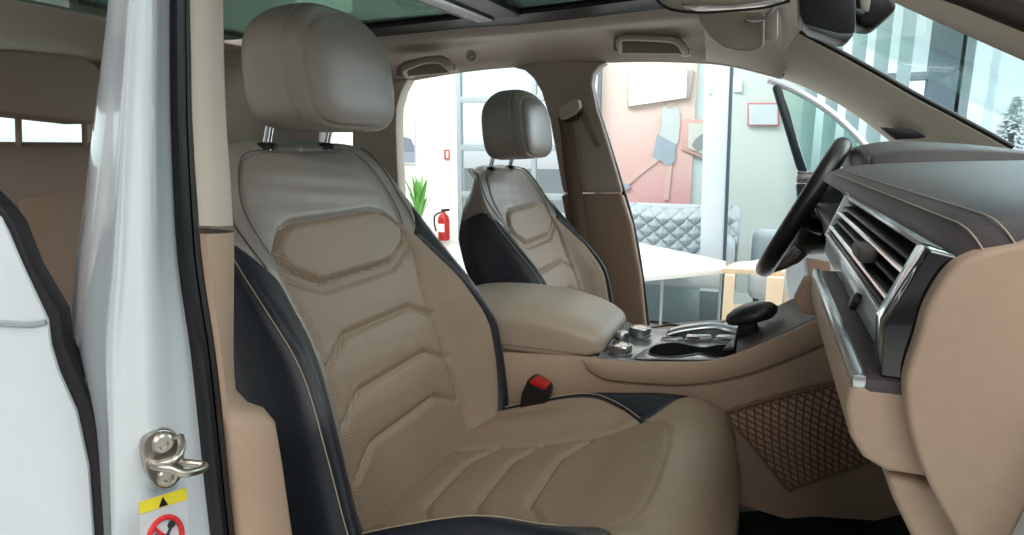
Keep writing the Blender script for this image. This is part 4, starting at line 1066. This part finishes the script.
# things on the left wall
pic = empty('wall_picture', at(406, 143, Y=YL), 'grey blue framed picture on the white wall, beside the rear window pillar', 'picture')
def rect(x0, y0_, x1, y1_, Y): return [at(x0, y0_, Y=Y), at(x1, y0_, Y=Y), at(x1, y1_, Y=Y), at(x0, y1_, Y=Y)]
MB().prism(rect(392, 121, 416, 164, YL-.01), (0, -.03, 0), .005).build('picture_frame', mat('pale_frame', (205, 212, 216), .5), pic)
MB().prism(rect(393.5, 122.5, 414.5, 145, YL-.045), (0, .004, 0)).build('picture_sky', mat('print_pale_blue', (196, 206, 218), .6), pic, smooth=False)
MB().prism(rect(393.5, 145, 414.5, 162.5, YL-.045), (0, .004, 0)).build('picture_ground', mat('print_slate', (136, 144, 160), .6), pic, smooth=False)
MB().prism([at(x, y, Y=YL-.05) for x, y in [(394, 150), (398, 140), (404, 137), (411, 139), (414, 147), (414, 152)]], (0, .006, 0)).build('picture_motif', mat('print_grey', (112, 120, 136), .6), pic, smooth=False)
sg = empty('wall_sign', at(447, 154, Y=YL), 'small red bordered sign on the white wall above the extinguisher', 'sign')
MB().prism(rect(444.7, 149.5, 449.7, 159.5, YL-.01), (0, -.02, 0), .003).build('sign_border', REDP, sg)
MB().prism(rect(446, 151, 448.4, 158, YL-.032), (0, -.002, 0)).build('sign_face', WALLW, sg, smooth=False)
ex = empty('fire_extinguisher', at(444, 240, Y=YL-.25), 'red fire extinguisher standing on the showroom floor by the white wall', 'fire extinguisher')
ec = at(444, 238, Y=YL-.25); ec.z = .03
MB().lathe([(.07, 0), (.08, .02), (.08, .27), (.065, .33), (.03, .36), (.025, .385)], ec, 24).build('cylinder', REDP, ex)
MB().prism([ec+Vector((-.03, -.01, .38)), ec+Vector((.09, -.01, .40)), ec+Vector((.10, -.01, .43)), ec+Vector((-.03, -.01, .42))], (0, .02, 0), .004).build('lever', BPL, ex)
MB().tube(catmull([ec+Vector((-.03, 0, .38)), ec+Vector((-.12, -.02, .33)), ec+Vector((-.13, -.02, .22)), ec+Vector((-.10, -.03, .12))], 5), .012, 8).build('hose', BPL, ex)
MB().prism([ec+Vector((-.05, -.083, .12)), ec+Vector((.05, -.083, .12)), ec+Vector((.05, -.083, .23)), ec+Vector((-.05, -.083, .23))], (0, .01, 0), .002).build('cylinder_label', WALLW, ex)
# plant
pt = empty('potted_plant', at(420, 240, Y=5.9), 'green potted plant against the white wall, beside the near seat shoulder', 'plant')
pc = at(420, 240, Y=5.9); pc.z = 0
MB().lathe([(.13, 0), (.17, .35), (.16, .35), (.15, .30), (.0005, .30)], pc, 24).build('pot', WALLW, pt)
random.seed(4); lf = MB()
for i in range(34):
    a_ = random.uniform(0, 6.28); ln = random.uniform(.3, .62); sp = random.uniform(.05, .24)
    P = [pc+Vector((0, 0, .3)), pc+Vector((math.cos(a_)*sp*.4, math.sin(a_)*sp*.4, .3+ln*.55)), pc+Vector((math.cos(a_)*sp, math.sin(a_)*sp, .3+ln))]
    P = catmull(P, 4); s2 = Vector((-math.sin(a_), math.cos(a_), 0))
    lf.rings([[p-s2*.028*math.sin(math.pi*min(1, (k+.6)/9)), p+Vector((0, 0, .006)), p+s2*.028*math.sin(math.pi*min(1, (k+.6)/9))] for k, p in enumerate(P)], False, False)
lf.build('foliage', mat('leaf_green', (96, 160, 74), .5), pt)
# pink mural partition with its white poster, and cream wall
def wl_(x0, x1, name, m_, z=4.2, Y=YW): return struct(MB().box(((x0+x1)/2, Y+.06, z/2), (x1-x0, .12, z), 0).build(name, m_, None, smooth=False))
mx0, mx1, mx2, mx3 = at(600, 150, Y=YW).x, at(693, 150, Y=YW).x, at(712, 150, Y=YW).x, 2.0
mur = bpy.data.materials.new('coral_printed_wall'); mur.use_nodes = True
n, l = mur.node_tree.nodes, mur.node_tree.links; tcn = n.new('ShaderNodeTexCoord'); sx = n.new('ShaderNodeSeparateXYZ'); l.new(tcn.outputs['Object'], sx.inputs[0])
cr = n.new('ShaderNodeValToRGB'); mrr = n.new('ShaderNodeMapRange'); mrr.inputs[1].default_value = .8; mrr.inputs[2].default_value = 2.3
l.new(sx.outputs['Z'], mrr.inputs[0]); l.new(mrr.outputs[0], cr.inputs[0]); l.new(cr.outputs[0], n['Principled BSDF'].inputs['Base Color']); n['Principled BSDF'].inputs['Roughness'].default_value = .7
cr.color_ramp.elements[0].color = lin((228, 174, 172)); cr.color_ramp.elements[1].color = lin((238, 218, 200)); e_ = cr.color_ramp.elements.new(.45); e_.color = lin((234, 200, 190))
wl_(mx0, mx1, 'wall_back', mur)
wl_(mx1, mx2+.6, 'trim_1', mat('pale_green_wall', (208, 220, 216), .8, var=.01), Y=YW+.02)
struct(MB().box((mx0-.10, YW+.02, 2.1), (.16, .14, 4.2), .01).build('trim_2', WALLW))
struct(MB().box((mx0-.01, YW-.02, 2.1), (.03, .1, 4.2), .005).build('trim_3', mat('grey_profile', (120, 138, 146), .4, .5)))
ps = empty('wall_screen', at(660, 85, Y=YW), 'bright white slanted panel on the coral wall above the printed woman', 'panel')
MB().prism([at(x, y, Y=YW-.03) for x, y in [(627, 65), (694, 70), (690, 98), (627, 107)]], (0, .03, 0), .004).build('panel_edge', mat('panel_edge_grey', (190, 176, 168), .6), ps)
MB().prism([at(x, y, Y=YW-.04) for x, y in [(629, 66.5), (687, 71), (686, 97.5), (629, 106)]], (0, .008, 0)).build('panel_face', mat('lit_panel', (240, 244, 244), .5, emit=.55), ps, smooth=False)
# printed standing woman (flat print on the wall)
wp = empty('wall_print', at(668, 150, Y=YW), 'wall print of a woman in pale top and blue shorts, one leg kicked back', 'wall print')
pr = lambda P, n_, m_, Yo=.012: MB().prism([at(x, y, Y=YW-Yo) for x, y in P], (0, .004, 0)).build(n_, m_, wp, smooth=False)
SK = mat('print_skin', (226, 190, 180), .7); TOP_ = mat('print_pale_top', (206, 210, 208), .7); SHT = mat('print_shorts', (166, 176, 186), .7); HAI = mat('print_hair', (206, 176, 160), .7)
s5 = lambda P: [(590+x/3.567, 50+y/3.567) for x, y in P]
pr(s5([(262, 200), (300, 192), (318, 215), (322, 260), (314, 330), (300, 345), (240, 330), (238, 300), (232, 290), (250, 240)]), 'printed_top', TOP_)
pr(s5([(240, 300), (305, 335), (302, 400), (272, 415), (252, 395), (222, 380)]), 'printed_shorts', SHT, .016)
pr(s5([(262, 395), (294, 395), (288, 460), (280, 535), (262, 535), (268, 470)]), 'printed_leg', SK)
pr(s5([(225, 365), (248, 392), (180, 445), (140, 480), (118, 500), (112, 478), (150, 455)]), 'printed_leg', SK)
pr(s5([(272, 182), (300, 180), (306, 196), (296, 206), (276, 206)]), 'printed_hair', HAI, .016)
pr(s5([(238, 250), (255, 235), (246, 300), (225, 365), (214, 370), (222, 320)]), 'printed_arm', SK, .015)
pr(s5([(112, 478), (135, 478), (150, 488), (120, 503), (106, 496)]), 'printed_shoe', SHT, .02)
fp_ = empty('wall_frame', at(683, 130, Y=YW), 'narrow coral frame with a dark round shape, on the pale wall right of the printed woman', 'frame')
MB().prism([at(x, y, Y=YW-.02) for x, y in s5([(330, 245), (425, 250), (425, 395), (325, 355)])], (0, .02, 0), .003).build('frame_board', mat('faded_coral', (214, 170, 160), .7), fp_)
MB().prism([at(x, y, Y=YW-.03) for x, y in s5([(352, 262), (425, 262), (425, 380), (350, 350)])], (0, .006, 0)).build('frame_print', mat('pale_print', (216, 212, 202), .7), fp_, smooth=False)
MB().prism([at(x, y, Y=YW-.036) for x, y in s5([(362, 340), (375, 318), (398, 300), (424, 296), (424, 350), (380, 360)])], (0, .006, 0)).build('frame_motif', mat('print_dark_grey', (150, 152, 150), .7), fp_, smooth=False)
# white column with glass edge in front of the walls
Yc = 3.3
struct(MB().prism([at(x, y, Y=Yc) for x, y in [(707, -20), (734, -20), (717, 420), (696, 420)]], (0, .10, 0), .004).build('trim_4', mat('white_column', (204, 218, 226), .5)))
struct(MB().prism([at(x, y, Y=Yc-.01) for x, y in [(733.5, -20), (736.5, -20), (719.5, 420), (716.5, 420)]], (0, .08, 0), .002).build('trim_5', mat('dark_profile', (70, 92, 104), .4, .4)))
gp_ = [Vector((at(600, 100, Y=Yc).x, Yc+.06, .02)), Vector((at(1000, 100, Y=Yc).x+.5, Yc+.06, .02))]
struct(MB().prism([gp_[0], gp_[1], gp_[1]+Vector((0, 0, 3.6)), gp_[0]+Vector((0, 0, 3.6))], (0, .01, 0)).build('window_1', PANE, None, smooth=False))
# cream wall right of the column
wx1 = at(806, 100, Y=YW).x
wl_(mx2+.05, wx1, 'wall_right', CREAM, Y=YW-.01)
cf = empty('certificate_frame', at(763, 115, Y=YW), 'small red framed certificate on the cream wall', 'certificate')
MB().prism(rect(747.5, 103, 779, 126, YW-.02), (0, -.02, 0), .003).build('certificate_border', mat('rose_frame', (206, 128, 126), .6), cf)
MB().prism(rect(749, 104.5, 777.5, 124.5, YW-.045), (0, .006, 0)).build('certificate_sheet', mat('pale_sheet', (214, 220, 222), .6), cf, smooth=False)
wb = empty('wall_notice', at(739, 85, Y=YW), 'small white notice high on the cream wall beside the column', 'notice')
MB().prism(rect(733, 79, 742, 92, YW-.02), (0, -.01, 0), .002).build('notice_sheet', mat('white_sheet', (246, 250, 250), .5), wb)
wb2 = empty('wall_notice', at(711, 84, Y=YW-1.32), 'slim white notice stuck on the upper white column', 'notice')
MB().prism(rect(708, 75, 712, 93, Yc-.012), (0, .01, 0)).build('notice_sheet', mat('white_sheet_b', (250, 252, 252), .5), wb2)
# window wall on the right: frames, vertical blinds
def cloth(name, c):
    M_ = mat(name, c, .8, var=.02); n, l = M_.node_tree.nodes, M_.node_tree.links
    t = n.new('ShaderNodeBsdfTranslucent'); t.inputs[0].default_value = lin(c); x = n.new('ShaderNodeMixShader'); x.inputs[0].default_value = .6
    l.new(n['Principled BSDF'].outputs[0], x.inputs[1]); l.new(t.outputs[0], x.inputs[2]); l.new(x.outputs[0], n['Material Output'].inputs[0]); return M_


BLD = cloth('blind_fabric', (214, 226, 226))
wf = mat('grey_window_frame', (150, 162, 168), .4, .1)
vb = empty('vertical_blind', (at(850, 100, Y=YW-.15).x, YW-.15, 3.6), 'row of pale vertical blinds across the showroom window behind the windshield', 'blinds')
bxs = np.arange(wx1+.02, at(905, 60, Y=YW).x, .155)
for i, x in enumerate(bxs):
    zb = .25
    a_ = math.radians(24+6*math.sin(i*1.7)); w = .055
    MB().prism([(x-w*math.cos(a_), YW-.15-w*math.sin(a_), zb), (x+w*math.cos(a_), YW-.15+w*math.sin(a_), zb), (x+w*math.cos(a_), YW-.15+w*math.sin(a_), 3.6), (x-w*math.cos(a_), YW-.15-w*math.sin(a_), 3.6)], (.002, -.002, 0)).build('slat', BLD, vb, smooth=False)
MB().box(((bxs[0]+bxs[-1])/2, YW-.15, 3.62), (bxs[-1]-bxs[0]+.2, .06, .05), .008).build('head_rail', GFR, vb)
vx1 = 9.0
fxs = [at(x, 80, Y=YW).x for x in (812, 944, 962)] + [6.4, 8.8]
for i, (x, w) in enumerate(zip(fxs, (.08, .22, .10, .1, .1))):
    struct(MB().box((x, YW, 2.0), (w, .12, 4.0), .01).build('trim_%d' % (i+6), mat('slate_column', (112, 126, 136), .6) if i == 1 else wf))
struct(MB().box(((wx1+vx1)/2, YW, .25), (vx1-wx1, .12, .5), .01).build('wall_front', CREAM))
zt = at(900, 77, Y=YW).z
struct(MB().box(((wx1+fxs[1])/2, YW, zt), (fxs[1]-wx1, .08, .06), .01).build('trim_11', wf))
struct(MB().box(((wx1+vx1)/2, YW+.02, 2.2), (vx1-wx1, .01, 3.4), 0).build('window_2', PANE, None, smooth=False))
vb2 = empty('vertical_blind', (fxs[2]+1, YW-.15, 3.6), 'thin sheer blinds at the right end of the showroom window, a tree showing through', 'blinds')
SHE = cloth('sheer_fabric', (232, 238, 240))
for i, x in enumerate(np.arange(fxs[2]+.15, 5.2, .34)):
    MB().prism([(x-.028, YW-.16, .25), (x+.028, YW-.14, .25), (x+.028, YW-.14, 3.6), (x-.028, YW-.16, 3.6)], (.002, -.002, 0)).build('slat', SHE, vb2, smooth=False)
MB().box((fxs[2]+1.2, YW-.15, 3.62), (2.6, .06, .05), .008).build('head_rail', GFR, vb2)
# tree outside
tr = empty('tree', (at(1010, 120, Y=12).x, 12, 0), 'conifer outside the showroom, seen faintly at the right edge', 'tree')
tx = at(1014, 120, Y=12).x
MB().tube([(tx, 12, 0), (tx, 12, 1.5)], .04, 8).build('trunk', BRN, tr)
random.seed(2); cn = MB()
for i in range(700):
    h = random.random()**.8; r = (1-h)*.55+.03; a_ = random.uniform(0, 6.28); q = Vector((tx+r*random.random()**.5*math.cos(a_), 12+r*math.sin(a_)*.8, .6+h*1.5))
    d_ = Vector((math.cos(a_), math.sin(a_), -.3)).normalized()*.09; s_ = Vector((-math.sin(a_), math.cos(a_), 0))*.03
    cn.add([q-s_, q+s_, q+d_], [[0, 1, 2]])
cn.build('foliage', mat('pale_conifer', (150, 176, 178), .8), tr)
struct(MB().box((0, 22, -.1), (60, 26, .1), 0).build('ground_outside', mat('pale_asphalt', (190, 194, 194), .8), None, smooth=False))

# ---- sofa, tufted
SOF = mat('grey_blue_velvet', (176, 182, 186), .8, sheen=.3)
sx0, sx1 = at(600, 215, Y=3.95).x, at(740, 215, Y=3.95).x
so = empty('sofa', ((sx0+sx1)/2, 3.8, 0), 'tufted grey blue chesterfield sofa along the coral wall', 'sofa')
ztop = at(660, 206, Y=3.95).z; ztop2 = at(735, 205, Y=3.95).z
nx_, nz_ = 220, 60; V = []; Fc = []
for j in range(nz_+1):
    for i in range(nx_+1):
        u, v = i/nx_, j/nz_; x = sx0+(sx1-sx0)*u; z = .34+(ztop-.34)*v
        px_, pz_ = (x*8.0), (z*9.0)
        a_ = abs(math.sin(math.pi*(px_+pz_))), abs(math.sin(math.pi*(px_-pz_)))
        tuf = .04*(min(a_)**.6)
        y = 3.82 + .10*v - tuf + (.10*max(0, v-.85)/.15)
        V.append((x, y - (0.10*max(0, abs(u-.5)*2-.9)/.1), z + .02*math.sin(u*9)*v))
for j in range(nz_):
    for i in range(nx_): Fc.append([j*(nx_+1)+i, j*(nx_+1)+i+1, (j+1)*(nx_+1)+i+1, (j+1)*(nx_+1)+i])
mk('tufted_back', V, Fc, SOF, so, angle=80)
MB().box(((sx0+sx1)/2, 4.12, (ztop+.1)/2), (sx1-sx0, .28, ztop-.1), .05, seg=4).build('back_frame', SOF, so)
MB().box(((sx0+sx1)/2, 3.60, .36), (sx1-sx0-.1, .62, .16), .05, seg=4).build('seat', SOF, so)
MB().box(((sx0+sx1)/2, 3.60, .16), (sx1-sx0-.06, .60, .28), .02).build('base', mat('sofa_base', (134, 152, 156), .8), so)
for x in (sx0+.1, sx1-.1): MB().box((x, 3.70, .42), (.18, .75, .40), .07, seg=4).build('arm', SOF, so)
for x in (sx0+.15, sx1-.15):
    for y in (3.36, 3.95): MB().tube([(x, y, 0), (x, y, .12)], .02, 10).build('leg', BPL, so)
rg_ = tag(MB().box((at(690, 300, Z=0).x-1.2, 2.75, .006), (2.8, .95, .012), .004).build('rug', mat('teal_grey_rug', (140, 160, 162), .95, bump=.3)), 'flat teal grey rug under the white coffee table and sofa', 'rug')
# ---- second sofa / armchair right, low back
s2x0, s2x1 = at(752, 235, Y=3.7).x, at(812, 235, Y=3.7).x
ac = empty('armchair', ((s2x0+s2x1)/2, 3.75, 0), 'low grey armchair right of the white column behind the pale wood table', 'armchair')
zt2 = at(760, 231, Y=3.9).z
MB().box(((s2x0+s2x1)/2, 4.0, zt2/2+.05), (s2x1-s2x0, .2, zt2-.1), .06, seg=4).build('backrest', SOF, ac)
MB().box(((s2x0+s2x1)/2, 3.62, .34), (s2x1-s2x0, .6, .2), .06, seg=4).build('seat', SOF, ac)
for x in (s2x0+.06, s2x1-.06):
    for y in (3.4, 3.9): MB().tube([(x, y, 0), (x, y, .26)], .02, 8).build('leg', BPL, ac)
# ---- white coffee table
ct = empty('coffee_table', at(660, 300, Z=0), 'white coffee table on a thin leg in front of the tufted sofa', 'table')
WT = mat('white_table_top', (226, 228, 224), .35)
zt_ = .56
tp = [at(634, 241, Z=zt_), at(726, 261, Z=zt_), at(726, 268, Z=zt_), at(640, 276, Z=zt_), at(610, 279, Z=zt_), at(600, 246, Z=zt_)]
MB().prism(tp, (0, 0, -.035), .006).build('table_top', WT, ct)
for px_, py_ in ((663, 268), (722, 262), (618, 270)):
    p = at(px_, py_, Z=zt_); MB().tube([(p.x, p.y, zt_-.03), (p.x, p.y, .012)], .009, 10).build('leg', SAT, ct)
# ---- pale wood table
wt = empty('side_table', at(757, 300, Z=.3), 'pale wooden table with square legs, right of the white column', 'table')
WD = mat('pale_wood', (226, 206, 176), .5, var=.05)
zq = .60
TP = [at(722, 268, Z=zq), at(735, 262, Z=zq), at(806, 256, Z=zq), at(812, 272, Z=zq)]
MB().prism(TP, (0, 0, -.03), .004).build('table_top', WD, wt)
for px_, py_, w in ((730.5, 269, .055), (776, 271, .085), (792, 262, .05)):
    p = at(px_, py_, Z=zq); MB().box((p.x, p.y, (zq-.03)/2), (w, w, zq-.03), .004).build('leg', WD, wt)
p, q = at(731, 269, Z=zq), at(778, 270, Z=zq)
MB().prism([Vector((p.x, p.y, .30)), Vector((q.x, q.y, .30)), Vector((q.x, q.y+.3, .30)), Vector((p.x, p.y+.3, .30))], (0, 0, .03), .003).build('shelf', WD, wt)
# ---- ceiling light panel above the car
cl = empty('ceiling_light', at(322, 0, Z=2.9), 'white ceiling light seen through the green sunroof glass', 'ceiling light')
c4 = [at(x, y, Z=2.9) for x, y in [(292, -60), (350, -60), (353, 10), (344, 14), (330, 10), (296, 2)]]
for p in c4[::2]: MB().tube([p+Vector((0, 0, .02)), p+Vector((0, 0, 1.6))], .008, 6).build('suspension_cable', SAT, cl)
MB().prism(c4, (0, 0, .08), .01).build('housing', WALLW, cl)
MB().prism([p+Vector((0, 0, -.01)) for p in c4], (0, 0, .008)).build('diffuser', mat('lit_diffuser', (236, 246, 240), .5, emit=4.5), cl, smooth=False)
